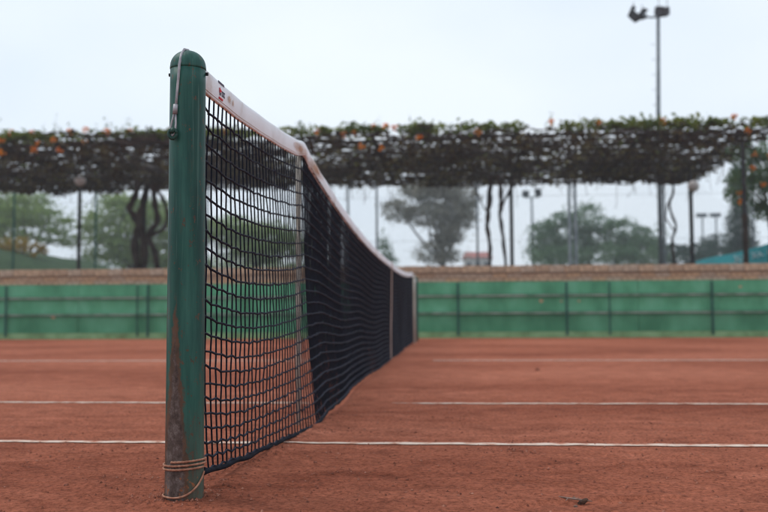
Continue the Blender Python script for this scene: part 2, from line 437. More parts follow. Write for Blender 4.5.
def soften(m, power=1.0):
    """let a stain fade out at its rim and break up, as a soaked-in mark does"""
    n, l = m.node_tree.nodes, m.node_tree.links
    t = n.new('ShaderNodeTexCoord'); v = n.new('ShaderNodeVectorMath'); v.operation = 'SUBTRACT'; v.inputs[1].default_value = (0.5, 0.5, 0.5)
    l.new(t.outputs['Generated'], v.inputs[0])
    sc = n.new('ShaderNodeVectorMath'); sc.operation = 'MULTIPLY'; sc.inputs[1].default_value = (0, 2, 2); l.new(v.outputs[0], sc.inputs[0])
    ln = n.new('ShaderNodeVectorMath'); ln.operation = 'LENGTH'; l.new(sc.outputs[0], ln.inputs[0])
    nz_ = n.new('ShaderNodeTexNoise'); nz_.inputs['Scale'].default_value = 3; nz_.inputs['Detail'].default_value = 6; l.new(t.outputs['Generated'], nz_.inputs['Vector'])
    a = n.new('ShaderNodeMath'); a.operation = 'ADD'; l.new(ln.outputs['Value'], a.inputs[0]); l.new(nz_.outputs['Fac'], a.inputs[1])
    mr = n.new('ShaderNodeMapRange'); mr.inputs['From Min'].default_value = 0.55; mr.inputs['From Max'].default_value = 1.45; mr.inputs['To Min'].default_value = 0.85 * power; mr.inputs['To Max'].default_value = 0.0
    l.new(a.outputs[0], mr.inputs['Value'])
    tr = n.new('ShaderNodeBsdfTransparent'); ms = n.new('ShaderNodeMixShader')
    l.new(mr.outputs[0], ms.inputs[0]); l.new(tr.outputs[0], ms.inputs[1]); l.new(n['Principled BSDF'].outputs[0], ms.inputs[2]); l.new(ms.outputs[0], n['Material Output'].inputs[0])
SOAK = mat('soaked_stain', [(0.42, 0.19, 0.09), (0.58, 0.34, 0.2)], scale=30, rough=0.9); soften(SOAK, 0.8)
soften(PEACH, 0.9)

# ------------------------------------------------------------------ setting: court, lines, terrace
def axis(c, lo, hi, n, k):
    t = np.linspace(-1, 1, n)
    w = np.sinh(t * k) / math.sinh(k)
    return np.where(w < 0, c + (-w) * (lo - c), c + w * (hi - c))

xs, ys = axis(0.0, -78, 78, 330, 7.6), axis(2.5, -16, 16.95, 250, 5.2)
GX, GY = np.meshgrid(xs, ys)
GZ = ground_z(GX, GY)
V = np.stack([GX, GY, GZ], -1).reshape(-1, 3)
nx = len(xs)
F = []
for j in range(len(ys) - 1):
    b0 = j * nx
    F.extend((b0 + i, b0 + i + 1, b0 + i + 1 + nx, b0 + i + nx) for i in range(nx - 1))
g = MB(); g.v = [tuple(p) for p in V.tolist()]; g.f = F
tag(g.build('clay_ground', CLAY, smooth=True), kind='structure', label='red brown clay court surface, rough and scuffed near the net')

def court_line(x0, x1, yc, label, w=0.046, worn=None):
    n = int((x1 - x0) / 0.012)
    n = min(n, 1600)
    x = np.linspace(x0, x1, n)
    j = lambda o: 0.005 * vnoise(x * 30 + o, x * 0 + o) + 0.002 * vnoise(x * 5 + o, x * 0 + o * 2)
    m = MB()
    rows = []
    for q, e in ((-0.5, j(3.3)), (0.0, 0 * x), (0.5, j(8.1))):
        ww = w * np.ones_like(x)
        if worn is not None:
            ww = w * np.clip((x - worn[0]) / (worn[1] - worn[0]) + 0.5 * vnoise(x * 9, x * 0 + 5), 0.02, 1)
        y = yc + q * ww + e
        rows.append(np.stack([x, y, ground_z(x, y) + (0.0036 if q == 0 else 0.0026)], -1))
    P = np.concatenate(rows)
    m.v = [tuple(p) for p in P.tolist()]
    m.f = [(r_ * n + i, r_ * n + i + 1, r_ * n + n + i + 1, r_ * n + n + i) for r_ in range(2) for i in range(n - 1)]
    return tag(m.build('court_line', LINE), label=label, kind='structure')
for sgn in (0, 1):
    pass
court_line(-9.0, -0.66, D0 + 0.914, 'nearest white sideline, left of the net')
court_line(-0.60, 9.0, D0 + 0.914, 'nearest white sideline, right of the net', worn=(-0.62, -0.35))
court_line(-9.0, -0.70, D0 + 2.286, 'second white sideline, left of the net')
court_line(-0.30, 9.0, D0 + 2.286, 'second white sideline, right of the net', worn=(-0.34, -0.1))
court_line(-6.4, -0.70, D0 + 6.40, 'faint centre service line, left of the net', w=0.09)
court_line(-0.2, 6.4, D0 + 6.40, 'faint centre service line, right of the net', w=0.09)

t = MB(); t.box((0, 56.1, 0.45), (150, 78, 1.6))
tag(t.build('terrace', EARTH), kind='structure', label='raised ground behind the green wall')
# grassy bank at the left, beyond the pergola
m = MB()
n1, n2 = 40, 24
bx = np.linspace(-34, -11.5, n1); by = np.linspace(26.5, 44, n2)
P = []
for y in by:
    for x in bx:
        s_ = min(1, max(0, (-11.8 - x) / 5.5)); r_ = math.sin(min(1, (y - 26.5) / 5) * math.pi / 2) * min(1, (44 - y) / 4)
        P.append((x, y, 1.24 + 1.75 * (s_ * s_ * (3 - 2 * s_)) ** 0.6 * r_ + 0.1 * float(vnoise(np.array(x * 1.3), np.array(y * 1.3)))))
m.v = P; m.f = [(j * n1 + i, j * n1 + i + 1, j * n1 + n1 + i + 1, j * n1 + n1 + i) for j in range(n2 - 1) for i in range(n1 - 1)]
tag(m.build('grass_bank', GRASSM, smooth=True), kind='structure', label='dark grassy bank beyond the pergola')

# loose grit on the clay, near the camera
m = MB()
NG = 12000
gx = rs.uniform(-1.7, 2.1, NG); gy = 1.75 + rs.rand(NG) ** 1.7 * 3.2
_k = rs.randint(0, 90, NG); _cx = rs.uniform(-1.7, 2.1, 90); _cy = 1.8 + rs.rand(90) ** 1.5 * 2.6; _cw = rs.uniform(0.03, 0.16, 90)
_cl = rs.rand(NG) < 0.55
gx = np.where(_cl, _cx[_k] + rs.normal(0, 1.6, NG) * _cw[_k], gx); gy = np.where(_cl, _cy[_k] + rs.normal(0, 0.8, NG) * _cw[_k], gy)
_a = rs.uniform(0, 6.3, 420); _q = 0.046 + 0.05 * rs.rand(420) ** 2                      # crumbs swept against the post's foot
gx[:420] = XN + _q * np.cos(_a); gy[:420] = D0 + _q * np.sin(_a)
_q = rs.rand(900); gx[420:1320] = XN + 0.03 + 0.07 * _q + rs.normal(0, 0.03, 900); gy[420:1320] = D0 + 0.06 + 1.7 * _q    # and along the net's hem
gz = ground_z(gx, gy); gr = 0.0011 + 0.0044 * rs.rand(NG) ** 4.5
for i in range(NG):
    r_ = gr[i]; p = np.array([gx[i], gy[i], gz[i] + r_ * 0.2])
    q = rs.uniform(0.6, 1.2, 6) * r_
    m.add([p + [q[0], 0, 0], p - [q[1], 0, 0], p + [0, q[2], 0], p - [0, q[3], 0], p + [0, 0, q[4]], p - [0, 0, q[5]]],
          [(0, 2, 4), (2, 1, 4), (1, 3, 4), (3, 0, 4)])
tag(m.build('grit', GRIT), kind='stuff', label='loose clay crumbs scattered over the court')

# ------------------------------------------------------------------ green wall
WY = 16.8
wall = thing('retaining_wall', (-1.75, WY, 0), 'long green painted wall with brick coping at the back of the court', 'wall')
WX0, WX1 = -15.0, 11.5
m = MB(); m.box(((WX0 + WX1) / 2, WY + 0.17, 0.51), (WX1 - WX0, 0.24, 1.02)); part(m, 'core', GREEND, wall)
m = MB(); m.box(((WX0 + WX1) / 2, WY + 0.17, 1.165), (WX1 - WX0, 0.22, 0.284)); part(m, 'mortar_bed', MORTAR, wall)
posts_x = [-14.0, -11.2, -8.44, -5.70, -2.85, 0.07, 2.02, 4.58, 7.2, 9.8]
edges = [WX0] + posts_x + [WX1]
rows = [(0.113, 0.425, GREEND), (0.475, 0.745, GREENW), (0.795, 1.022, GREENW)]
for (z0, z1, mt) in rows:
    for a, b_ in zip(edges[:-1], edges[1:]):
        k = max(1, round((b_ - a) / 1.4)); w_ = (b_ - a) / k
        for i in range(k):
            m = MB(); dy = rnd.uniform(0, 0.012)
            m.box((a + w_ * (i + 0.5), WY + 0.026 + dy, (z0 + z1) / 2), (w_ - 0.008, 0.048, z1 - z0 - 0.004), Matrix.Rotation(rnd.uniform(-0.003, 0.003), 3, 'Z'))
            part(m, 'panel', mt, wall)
for z in (0.45, 0.77):
    for a, b_ in zip(edges[:-1], edges[1:]):
        m = MB(); dz = rnd.uniform(-0.004, 0.004)
        m.box(((a + b_) / 2, WY - 0.008, z + dz), (b_ - a - 0.006, 0.085, 0.026)); part(m, 'ledge', LEDGE, wall)
m = MB(); m.box(((WX0 + WX1) / 2, WY - 0.005, 0.03), (WX1 - WX0, 0.09, 0.16)); part(m, 'base_course', BASEG, wall)
for x in posts_x + [-5.9, 2.78]:
    m = MB(); m.tube([(x, WY - 0.075, 0.05), (x, WY - 0.075, 1.0)], 0.022 if x not in (-5.9, 2.78) else 0.015, 8); part(m, 'strut', STRUT, wall)
# bare spots where the paint has flaked off the panels
for x, z, w_, h_ in ((1.57, 0.67, 0.10, 0.07), (1.93, 0.66, 0.05, 0.05), (2.25, 0.66, 0.06, 0.04), (-7.55, 0.405, 0.11, 0.05), (-1.1, 0.30, 0.08, 0.06), (0.35, 0.33, 0.05, 0.12), (5.1, 0.9, 0.07, 0.05)):
    m = MB(); k = 9; vs_ = []
    for i in range(k):
        a = 2 * math.pi * i / k; q = rnd.uniform(0.6, 1.0)
        for y in (WY + 0.0005, WY + 0.03): vs_.append((x + math.cos(a) * w_ / 2 * q, y, z + math.sin(a) * h_ / 2 * q))
    m.add(vs_, [tuple(range(0, 2 * k, 2))] + [(2 * i, 2 * i + 1, (2 * i + 3) % (2 * k), (2 * i + 2) % (2 * k)) for i in range(k)])
    part(m, 'bare_patch', BRICKS[2] if z > 0.4 else GREEND, wall)
# bricks: shared meshes
def brick_mesh(s, mt):
    m_ = MB(); m_.box((0, 0, 0), s)
    me = bpy.data.meshes.new('brick'); me.from_pydata(m_.v, [], m_.f)
    for k, vtx in enumerate(me.vertices):
        vtx.co += Vector([rnd.uniform(-0.003, 0.003) for _ in range(3)])
    me.materials.append(mt); me.update()
    return me
BW = 0.265
low_me = [brick_mesh((BW - 0.014, 0.24, 0.062), mt) for mt in BRICKS for _ in range(3)]
top_me = [brick_mesh((BW - 0.012, 0.33, 0.125), mt) for mt in (BRICKS[0], BRICKS[1], BRICKS[1], BRICKS[3]) for _ in range(3)]
nb = int((WX1 - WX0) / BW)
for c_, (z, off, mes) in enumerate(((1.058, 0, low_me), (1.132, BW / 2, low_me), (1.250, 0.07, top_me))):
    for i in range(nb):
        o = link('brick', rnd.choice(mes), None, wall)
        yoff = (WY + 0.15 if c_ < 2 else WY + 0.155) + rnd.uniform(-0.006, 0.006)
        o.location = (WX0 + BW * (i + 0.5) + off * 0.5 + 1.75, yoff - WY, z + rnd.uniform(-0.003, 0.003))
        o.rotation_euler = (0, 0, rnd.uniform(-0.012, 0.012))

# ------------------------------------------------------------------ net post
def net_post(x, y, label, near):
    p = thing('net_post', (x, y, 0), label, 'post', 'net posts')
    m = MB()
    prof = [(0.0446 - 0.003 * z, z) for z in np.linspace(-0.05, 1.004, 30)]
    m.lathe(prof, 48, (x, y, 0)); part(m, 'tube', POST, p, True)
    m = MB()
    rc = 0.0419
    prof = [(rc, 1.0045), (rc + 0.0006, 1.008), (rc + 0.0002, 1.012)]
    for a in np.linspace(0.05, 1.52, 12):
        prof.append((rc * math.cos(a), 1.012 + 0.039 * math.sin(a)))
    m.lathe(prof, 48, (x, y, 0)); part(m, 'cap', POST, p, True)
    for s_ in (-1, 1):
        m = MB(); m.tube([(x + s_ * 0.040, y + 0.004, 0.995), (x + s_ * 0.0475, y + 0.004, 0.995)], 0.0042, 8); part(m, 'rivet', DARKM, p)
    fy = y - 0.0415
    m = MB()                                   # eye hook the cable is looped on
    hx, hz = x - 0.0235, 0.852
    m.tube([(hx + 0.004, fy + 0.012, hz), (hx + 0.004, fy - 0.010, hz), (hx + 0.003, fy - 0.014, hz - 0.008)], 0.0048, 8)
    pts = [(hx + 0.003 + 0.009 * math.cos(a), fy - 0.008, hz - 0.010 + 0.011 * math.sin(a)) for a in np.linspace(0, 2 * math.pi, 15)]
    m.tube(pts, 0.0042, 8)
    part(m, 'hook', DGREEN, p, True)
    return p
net_post(XN, D0, 'green steel net post with rusty foot in the foreground', True)
net_post(XN, D0 + 12.8, 'small blurred net post at the far end of the net', False)

# string wound around the post's foot
def ring(x, y, r_, zf, a0, a1, n):
    return [(x + r_ * math.sin(a), y - r_ * math.cos(a), zf(a)) for a in np.linspace(a0, a1, n)]
m = MB()
rp = 0.0444 + 0.0028
m.tube(ring(XN, D0, rp, lambda a: 0.090 + 0.004 * math.sin(a) - 0.0085 * (a / (2 * math.pi)), -0.4, 4 * math.pi + 1.45, 240), [0.0025 + 0.0004 * math.sin(i * 2.1) for i in range(240)], 8)
pts = ring(XN, D0, rp + 0.001, lambda a: 0.010 + 0.054 * max(0, (a + 0.3) / 1.75) ** 2.2, 1.45, -1.9, 50)
pts += [(XN - rp - 0.002, D0 + 0.012, 0.012), (XN - rp * 0.6, D0 + 0.035, 0.012)]
m.tube(pts, 0.0023, 8)
st = m.build('string', ROPE, smooth=True); st.location = (0, 0, 0)
tag(st, 'clay stained string wound around the foot of the near post', 'string')

# ------------------------------------------------------------------ net
KS = 1.372
def interp(s, pts):
    a = [p[0] for p in pts]; b_ = [p[1] for p in pts]
    return float(np.interp(s, a, b_))
def sm(s, pts):                                 # gentle smoothing of a polyline
    return (interp(s - 0.12, pts) + interp(s + 0.12, pts) + 2 * interp(s, pts)) / 4
XCP = [(0, 0.014), (KS, 0.047), (6.4, 0.040), (12.8, 0.0)]
def net_x(s): return XN + interp(s, XCP)
def net_top(s):
    if s < KS:
        u = s / KS
        return 1.030 + 0.058 * u - 0.068 * u * (1 - u)
    if s < 6.4:
        u = (s - KS) / (6.4 - KS)
        return 1.088 - 0.174 * (1 - (1 - u) ** 2.9)
    if s < 11.43:
        u = (s - 6.4) / (11.43 - 6.4)
        return 0.914 + 0.136 * u ** 2.2
    return 1.05 - 0.05 * (s - 11.43) / 1.37
TAPE_H = 0.060
def net_pt(s, v):
    """point of the netting, v = 0 under the tape, 1 at the bottom cord"""
    zt = net_top(s) - TAPE_H + 0.004
    zb = interp(s, [(0, 0.050), (0.4, 0.028), (1.3, 0.012), (1.45, 0.014), (1.7, 0.03), (2.2, 0.03), (6, 0.02), (12.8, 0.03)])
    z = zt + (zb - zt) * v
    ss, x = s, net_x(s)
    if s < KS:
        u = s / KS
        prof = (1 - math.exp(-u * 6)) * (1 - 0.72 * u * u)
        z -= 0.052 * prof * math.sin(math.pi * v) ** 0.7
        k = (1 - u) ** 1.3
        ss += k * (0.045 * max(0, 1 - v / 0.28) ** 1.5 + 0.060 * max(0, (v - 0.72) / 0.28) ** 1.4)
        x += 0.020 * math.sin(math.pi * v) * 4 * u * (1 - u)
        x += 0.053 * v ** 2.2 * u ** 1.6
    else:
        w = min(1, (s - KS) / 0.5) * min(1, (12.8 - s) / 0.6)
        x += w * (0.007 * math.sin(s * 2.3 + v * 2.5) + 0.004 * math.sin(s * 5.1 - v * 4)) * v
        x -= 0.004 * math.sin(math.pi * v) * w
        x += 0.053 * v ** 2.2 * math.exp(-((s - KS) / 1.3) ** 2)
        z -= 0.0146 * math.sin(math.pi * v) ** 0.7 * math.exp(-((s - KS) / 0.8) ** 2)
        z -= w * 0.012 * math.sin(s * 3.1) * math.sin(math.pi * v)
    return (x, D0 + ss, z)

net = thing('tennis_net', (XN, D0 + 6.4, 0), 'dark blue black tennis net stretching away across the clay court', 'net')
S0, S1 = 0.050, 12.75
SL = list(np.arange(S0, KS + 0.02, 0.0415)); 
for gap, end in ((0.0285, 2.1), (0.033, 2.6)):
    while SL[-1] + gap < end: SL.append(SL[-1] + gap)
SL += list(np.arange(SL[-1] + 0.038, S1, 0.0385)); NC = len(SL) - 1; NR = 23
js = rs.normal(0, 0.0014, (NC + 1, NR + 1)); jv = rs.normal(0, 0.0013, (NC + 1, NR + 1))
grid = [[None] * (NR + 1) for _ in range(NC + 1)]
for i in range(NC + 1):
    s = SL[i]
    for j in range(NR + 1):
        par = 1 if (i + j) % 2 else -1
        v = j / NR; v = v + 0.035 * v * v * (1 - v) * 3
        amp = 0.0010 + 0.0045 * max(0, v - 0.55)
        p = net_pt(max(0.03, s + js[i, j] * (0.9 if i < 33 else 0.4)), v)
        grid[i][j] = (p[0] + rs.normal(0, 0.0007 if i < 33 else 0.0002), p[1], p[2] + jv[i, j] + par * amp)
m = MB()
for i in range(NC + 1):
    sides = 6 if i < 60 else 4
    m.tube(grid[i], 0.0023, sides, False)
for i in range(NC + 1):                          # knots
    for j in range(NR + 1):
        p = np.array(grid[i][j]); r_ = 0.0050 if i < 34 else 0.004
        m.add([p + [r_, 0, 0], p - [r_, 0, 0], p + [0, r_, 0], p - [0, r_, 0], p + [0, 0, r_], p - [0, 0, r_]],
              [(0, 2, 4), (2, 1, 4), (1, 3, 4), (3, 0, 4), (2, 0, 5), (1, 2, 5), (3, 1, 5), (0, 3, 5)])
nt = tag(part(m, 'netting', CORD, net, True), kind='stuff', label='black knotted netting')
m = MB()
off = lambda p, d: (p[0] + d, p[1], p[2])
for j in range(NR + 1):
    m.tube([off(grid[i][j], 0.0012) for i in range(36)], 0.0029, 6, False)
    m.tube([off(grid[i][j], 0.0012 + 0.0028 * min(1, (i - 35) / 4)) for i in range(35, NC + 1)], 0.0034, 6, False)
tag(part(m, 'weft_cords', CORD_LIT, net, True), kind='stuff')
# bottom cord and its ragged hem
m = MB()
m.tube([Vector(net_pt(s, 1.0)) + Vector((0.002 + 0.002 * math.sin(s * 31), 0, -0.006 + 0.002 * math.sin(s * 23))) for s in np.linspace(0.03, 12.75, 700)], 0.0068, 6)
part(m, 'bottom_cord', CORD, net, True)
# side lacing along the post
m = MB()
lace = []
for k in range(23):
    v = k / 22
    a = Vector(net_pt(S0, v)); b_ = Vector((XN + 0.030, D0 + 0.036, a.z + 0.012))
    lace += [b_, a]
m.tube(lace, 0.0018, 6)
part(m, 'lacing', CORD, net, True)
# head tape: a folded canvas band
def tape_pt(s, q, side):
    wv = 0.0018 * math.sin(s * 9 + 1) + 0.0014 * math.sin(s * 23 + q * 2)
    fold = math.exp(-((s - KS) / 0.07) ** 2)
    x = net_x(s) + wv * 0.6 * min(1, s * 3) + side * (0.0045 + 0.004 * math.sin(math.pi * q) + 0.006 * fold * q)
    z = net_top(s) - q * TAPE_H * (1 - 0.12 * fold) + 0.004 * fold
    return (x, D0 + s + 0.02 * fold * q * 0, z)
QS = [1.0, 0.93, 0.8, 0.6, 0.4, 0.2, 0.06]
sl = np.concatenate([np.linspace(0.036, 1.2, 60), np.linspace(1.21, 1.6, 60), np.linspace(1.62, 12.77, 260)])
m = MB(); ring_n = 2 * len(QS) + 1
for s in sl:
    for q in QS: m.v.append(tape_pt(s, q, 1))
    top = tape_pt(s, 0.0, 0); m.v.append((top[0], top[1], top[2] + 0.001))
    for q in QS[::-1]: m.v.append(tape_pt(s, q, -1))
m.n = len(m.v)
for i in range(len(sl) - 1):
    for k in range(ring_n - 1):
        a = i * ring_n + k; m.f.append((a, a + 1, a + 1 + ring_n, a + ring_n))
    a = i * ring_n; m.f.append((a + ring_n - 1, a, a + ring_n, a + 2 * ring_n - 1))
m.f.append(tuple(range(ring_n))); m.f.append(tuple(range((len(sl) - 1) * ring_n, len(sl) * ring_n)))
tape = part(m, 'head_tape', TAPE, net, True)
# stitching and printed marks of the tape, each following its face
def strip(s0, s1, q0, q1, off, n=8, side=1):
    m_ = MB(); vs_ = []
    for i in range(n + 1):
        s = s0 + (s1 - s0) * i / n
        for q in (q0, q1):
            p = tape_pt(s, q, side); vs_.append((p[0] + off * side, p[1], p[2]))
    m_.add(vs_, [(2 * i, 2 * i + 1, 2 * i + 3, 2 * i + 2) for i in range(n)])
    return m_
m = MB(); m.tube([Vector(tape_pt(s, 0.885, 1)) + Vector((0.0004, 0, 0)) for s in np.linspace(0.04, 4.0, 200)], 0.0007, 4)
part(m, 'stitching', STAIN, tape)
def mark(s0, s1, q0, q1, mt, name='printed_mark'):
    o = part(strip(s0, s1, q0, q1, 0.0016), name, mt, tape)
    o.modifiers.new('t', 'SOLIDIFY').thickness = 0.0008
def blob(s, q, rs_, rq, mt, name):
    m_ = MB(); c = tape_pt(s, q, 1); n = 18; vs_ = [(c[0] + 0.0018, c[1], c[2])]
    for k in range(n):
        a = 2 * math.pi * k / n; w = 1 + 0.3 * math.sin(3 * a + s * 40) + 0.15 * math.sin(7 * a)
        p = tape_pt(s + rs_ * w * math.cos(a), q + rq * w * math.sin(a), 1); vs_.append((p[0] + 0.0016, p[1], p[2]))
    m_.add(vs_, [(0, 1 + k, 1 + (k + 1) % n) for k in range(n)])
    return part(m_, name, mt, tape)
MS = 0.185
mark(MS, MS + 0.055, 0.03, 0.13, BLACKP)                      # dark strip at the top edge
blob(MS + 0.008, 0.45, 0.010, 0.10, REDP, 'printed_mark')      # emblem: a red dot with a dark foot
mark(MS + 0.004, MS + 0.014, 0.55, 0.66, BLACKP)
for k in range(3):                                             # tiny letters beside it
    x0 = MS + 0.024 + 0.010 * k
    mark(x0, x0 + 0.0025, 0.42, 0.64, BLACKP)
    mark(x0 + 0.0025, x0 + 0.0065, 0.42, 0.47, BLACKP)
    mark(x0 + 0.0025, x0 + 0.0065, 0.60, 0.65, BLACKP)
mark(MS + 0.0, MS + 0.036, 0.745, 0.83, REDP)
blob(MS + 0.098, 0.52, 0.022, 0.22, PEACH, 'stain')
blob(MS + 0.132, 0.58, 0.014, 0.18, PEACH, 'stain')
# brown bruise where the tape bends over the stick
def patch(s0, s1, q0, q1):
    m_ = MB(); n, k = 14, 6; vs_ = []
    for i in range(n + 1):
        for j in range(k + 1):
            a, b_ = i / n * 2 - 1, j / k * 2 - 1
            a, b_ = a * math.sqrt(1 - b_ * b_ / 2), b_ * math.sqrt(1 - a * a / 2)
            p = tape_pt((s0 + s1) / 2 + a * (s1 - s0) / 2, (q0 + q1) / 2 + b_ * (q1 - q0) / 2, 1)
            vs_.append((p[0] + 0.0014, p[1], p[2]))
    m_.add(vs_, [(i * (k + 1) + j, i * (k + 1) + j + 1, (i + 1) * (k + 1) + j + 1, (i + 1) * (k + 1) + j) for i in range(n) for j in range(k)])
    return part(m_, 'stain', SOAK, tape)
patch(1.12, 1.42, 0.20, 1.0)
patch(1.385, 1.95, 0.02, 1.0)
# head cable: over the post's cap, ferrule, loop on the hook
cx, fy = XN, D0 - 0.0415
m = MB()
c1 = [(cx + 0.012, D0 + 0.075, net_top(0.075) - 0.012), (cx + 0.006, D0 + 0.048, 1.022), (cx, D0 + 0.028, 1.043), (cx - 0.002, D0 + 0.005, 1.0545), (cx - 0.004, D0 - 0.018, 1.050), (cx - 0.006, D0 - 0.034, 1.034), (cx - 0.0075, fy - 0.0035, 1.006),
      (cx - 0.010, fy - 0.003, 0.97), (cx - 0.0135, fy - 0.0025, 0.93), (cx - 0.0155, fy - 0.002, 0.905)]
m.tube(c1, 0.0032, 8)
cable = part(m, 'head_cable', STEELW, net, True)
m = MB(); m.tube([(cx - 0.0155, fy - 0.003, 0.912), (cx - 0.017, fy - 0.003, 0.890)], 0.0055, 10); part(m, 'ferrule', STEELW, cable, True)
m = MB()
lp = [(cx - 0.0185, fy - 0.003, 0.892), (cx - 0.024, fy - 0.001, 0.874), (cx - 0.0295, fy + 0.002, 0.856), (cx - 0.027, fy - 0.004, 0.842), (cx - 0.020, fy - 0.008, 0.838),
      (cx - 0.0145, fy - 0.007, 0.846), (cx - 0.0145, fy - 0.004, 0.868), (cx - 0.0155, fy - 0.003, 0.892)]
m.tube(lp, 0.0024, 8); part(m, 'cable_loop', STEELW, cable, True)
# centre strap
m = MB()
for s_ in (1, -1):
    for k in range(12):
        v0, v1 = k / 12, (k + 1) / 12
    pts = [Vector(net_pt(6.4, v)) + Vector((s_ * 0.006, 0, 0)) for v in np.linspace(0, 1, 14)]
    pts[0] += Vector((s_ * 0.006, 0, 0.06))
    vs_ = []
    for p in pts: vs_ += [p + Vector((0, -0.03, 0)), p + Vector((0, 0.03, 0)), p + Vector((s_ * 0.004, 0.03, 0)), p + Vector((s_ * 0.004, -0.03, 0))]
    m.add(vs_, [(4 * i + a, 4 * i + (a + 1) % 4, 4 * i + 4 + (a + 1) % 4, 4 * i + 4 + a) for i in range(13) for a in range(4)])
part(m, 'centre_strap', STRAP, net)

# singles sticks
def stick(s, top, label, side=-1, rad=0.0095):
    x = net_x(s) + side * 0.016
    o = thing('singles_stick', (x, D0 + s, 0), label, 'stick', 'singles sticks propping the net')
    m_ = MB(); m_.tube([(x, D0 + s, 0.002), (x, D0 + s, 0.5), (x, D0 + s, top - 0.03)], rad, 12); part(m_, 'shaft', STICKW, o, True)
    m_ = MB(); m_.tube([(x, D0 + s, top - 0.03), (x + 0.002, D0 + s, top - 0.012)], [0.013, 0.010], 12); part(m_, 'notched_tip', STICKW, o, True)
    return o
stick(KS, net_top(KS), 'pale stick propping up the net near the post, seen through the mesh')
stick(11.43, net_top(11.43) - 0.02, 'white stick propping up the far end of the net', 1.9, 0.016)

# bark scrap, twig and pebbles in the foreground
def lump(name, c, s, mt, label, cat, rot=0, seed=1):
    r_ = random.Random(seed)
    import bmesh
    bm = bmesh.new(); bmesh.ops.create_icosphere(bm, subdivisions=2, radius=1)
    for v in bm.verts:
        k = 1 + r_.uniform(-0.22, 0.22)
        v.co = Vector((v.co.x * s[0] * k, v.co.y * s[1] * k, v.co.z * s[2] * k))
    me = bpy.data.meshes.new(name); bm.to_mesh(me); bm.free()
    o = link(name, me, mt); o.location = (c[0], c[1], float(ground_z(c[0], c[1])) + s[2] * 0.6); o.rotation_euler = (0, 0.0, rot)
    return tag(o, label, cat)
b = lump('bark_scrap', (0.284, 2.120), (0.014, 0.005, 0.0055), SCRAP, 'dark scrap of bark lying on the clay in the foreground', 'bark', 0.35, 2)
b.rotation_euler = (0, -0.42, 0.2); b.location.z += 0.003
zg = float(ground_z(0.25, 2.16))
m = MB(); m.tube([(0.235, 2.16, zg + 0.005), (0.250, 2.14, zg + 0.006), (0.266, 2.128, zg + 0.006), (0.304, 2.115, zg + 0.004)], [0.0012, 0.0022, 0.0026, 0.001], 6)
m.tube([(0.254, 2.138, zg + 0.006), (0.246, 2.12, zg + 0.004)], [0.0015, 0.0008], 5)
tag(m.build('twig', STONE, smooth=True), 'thin twig beside the bark scrap on the clay', 'twig')
for i, (x, y, r_, lb) in enumerate(((0.262, 2.075, 0.005, 'small pale pebble in front of the bark scrap'), (0.268, 2.148, 0.0045, 'greyish pebble touching the twig on the clay'),
                                    (0.62, 7.0, 0.02, 'dark clod lying far out on the right half of the court'), (-0.40, 2.62, 0.006, 'small clod on the clay right of the near post'), (-0.97, 2.25, 0.006, 'small dark clod left of the near post'))):
    lump('pebble', (x, y), (r_, r_ * 0.8, r_ * 0.6), GRIT if 'clod' in lb else STONE, lb, 'pebble', rnd.random() * 3, 5 + i)

# ------------------------------------------------------------------ foliage helpers
def leaf_quads(C, size, flat=0.0, aspect=0.55):
    n = len(C)
    a = rs.normal(size=(n, 3)); a[:, 2] *= (1 - flat); a /= np.linalg.norm(a, axis=1)[:, None]
    b_ = rs.normal(size=(n, 3)); b_ -= (b_ * a).sum(1)[:, None] * a; b_ /= np.linalg.norm(b_, axis=1)[:, None]
    L = (size * rs.uniform(0.6, 1.3, n))[:, None]
    nrm = np.cross(a, b_)
    mid = C + nrm * L * 0.06
    return np.stack([C - a * L * 0.5, mid + b_ * L * 0.5 * aspect, C + a * L * 0.5, mid - b_ * L * 0.5 * aspect], 1)

def crown_points(clumps, n, clusters=26, spread=0.22):
    """leaf positions gathered in small sprays that fill each clump unevenly"""
    out = []
    vol = [c[1][0] * c[1][1] * c[1][2] for c in clumps]
    for (c, r_), w in zip(clumps, vol):
        k = max(40, int(n * w / sum(vol)))
        nc = max(8, int(clusters * (0.5 + len(clumps) * w / sum(vol) * 0.5)))
        d = rs.normal(size=(nc, 3)); d /= np.linalg.norm(d, axis=1)[:, None]
        cc = d * (rs.uniform(0.35, 1.05, nc) ** 0.6)[:, None]
        pick = rs.randint(0, nc, k)
        p = cc[pick] + rs.normal(0, spread, (k, 3)) * rs.uniform(0.4, 1.2, nc)[pick][:, None] * [1, 1, 0.75]
        out.append(np.array(c) + p * np.array(r_))
    return np.concatenate(out)

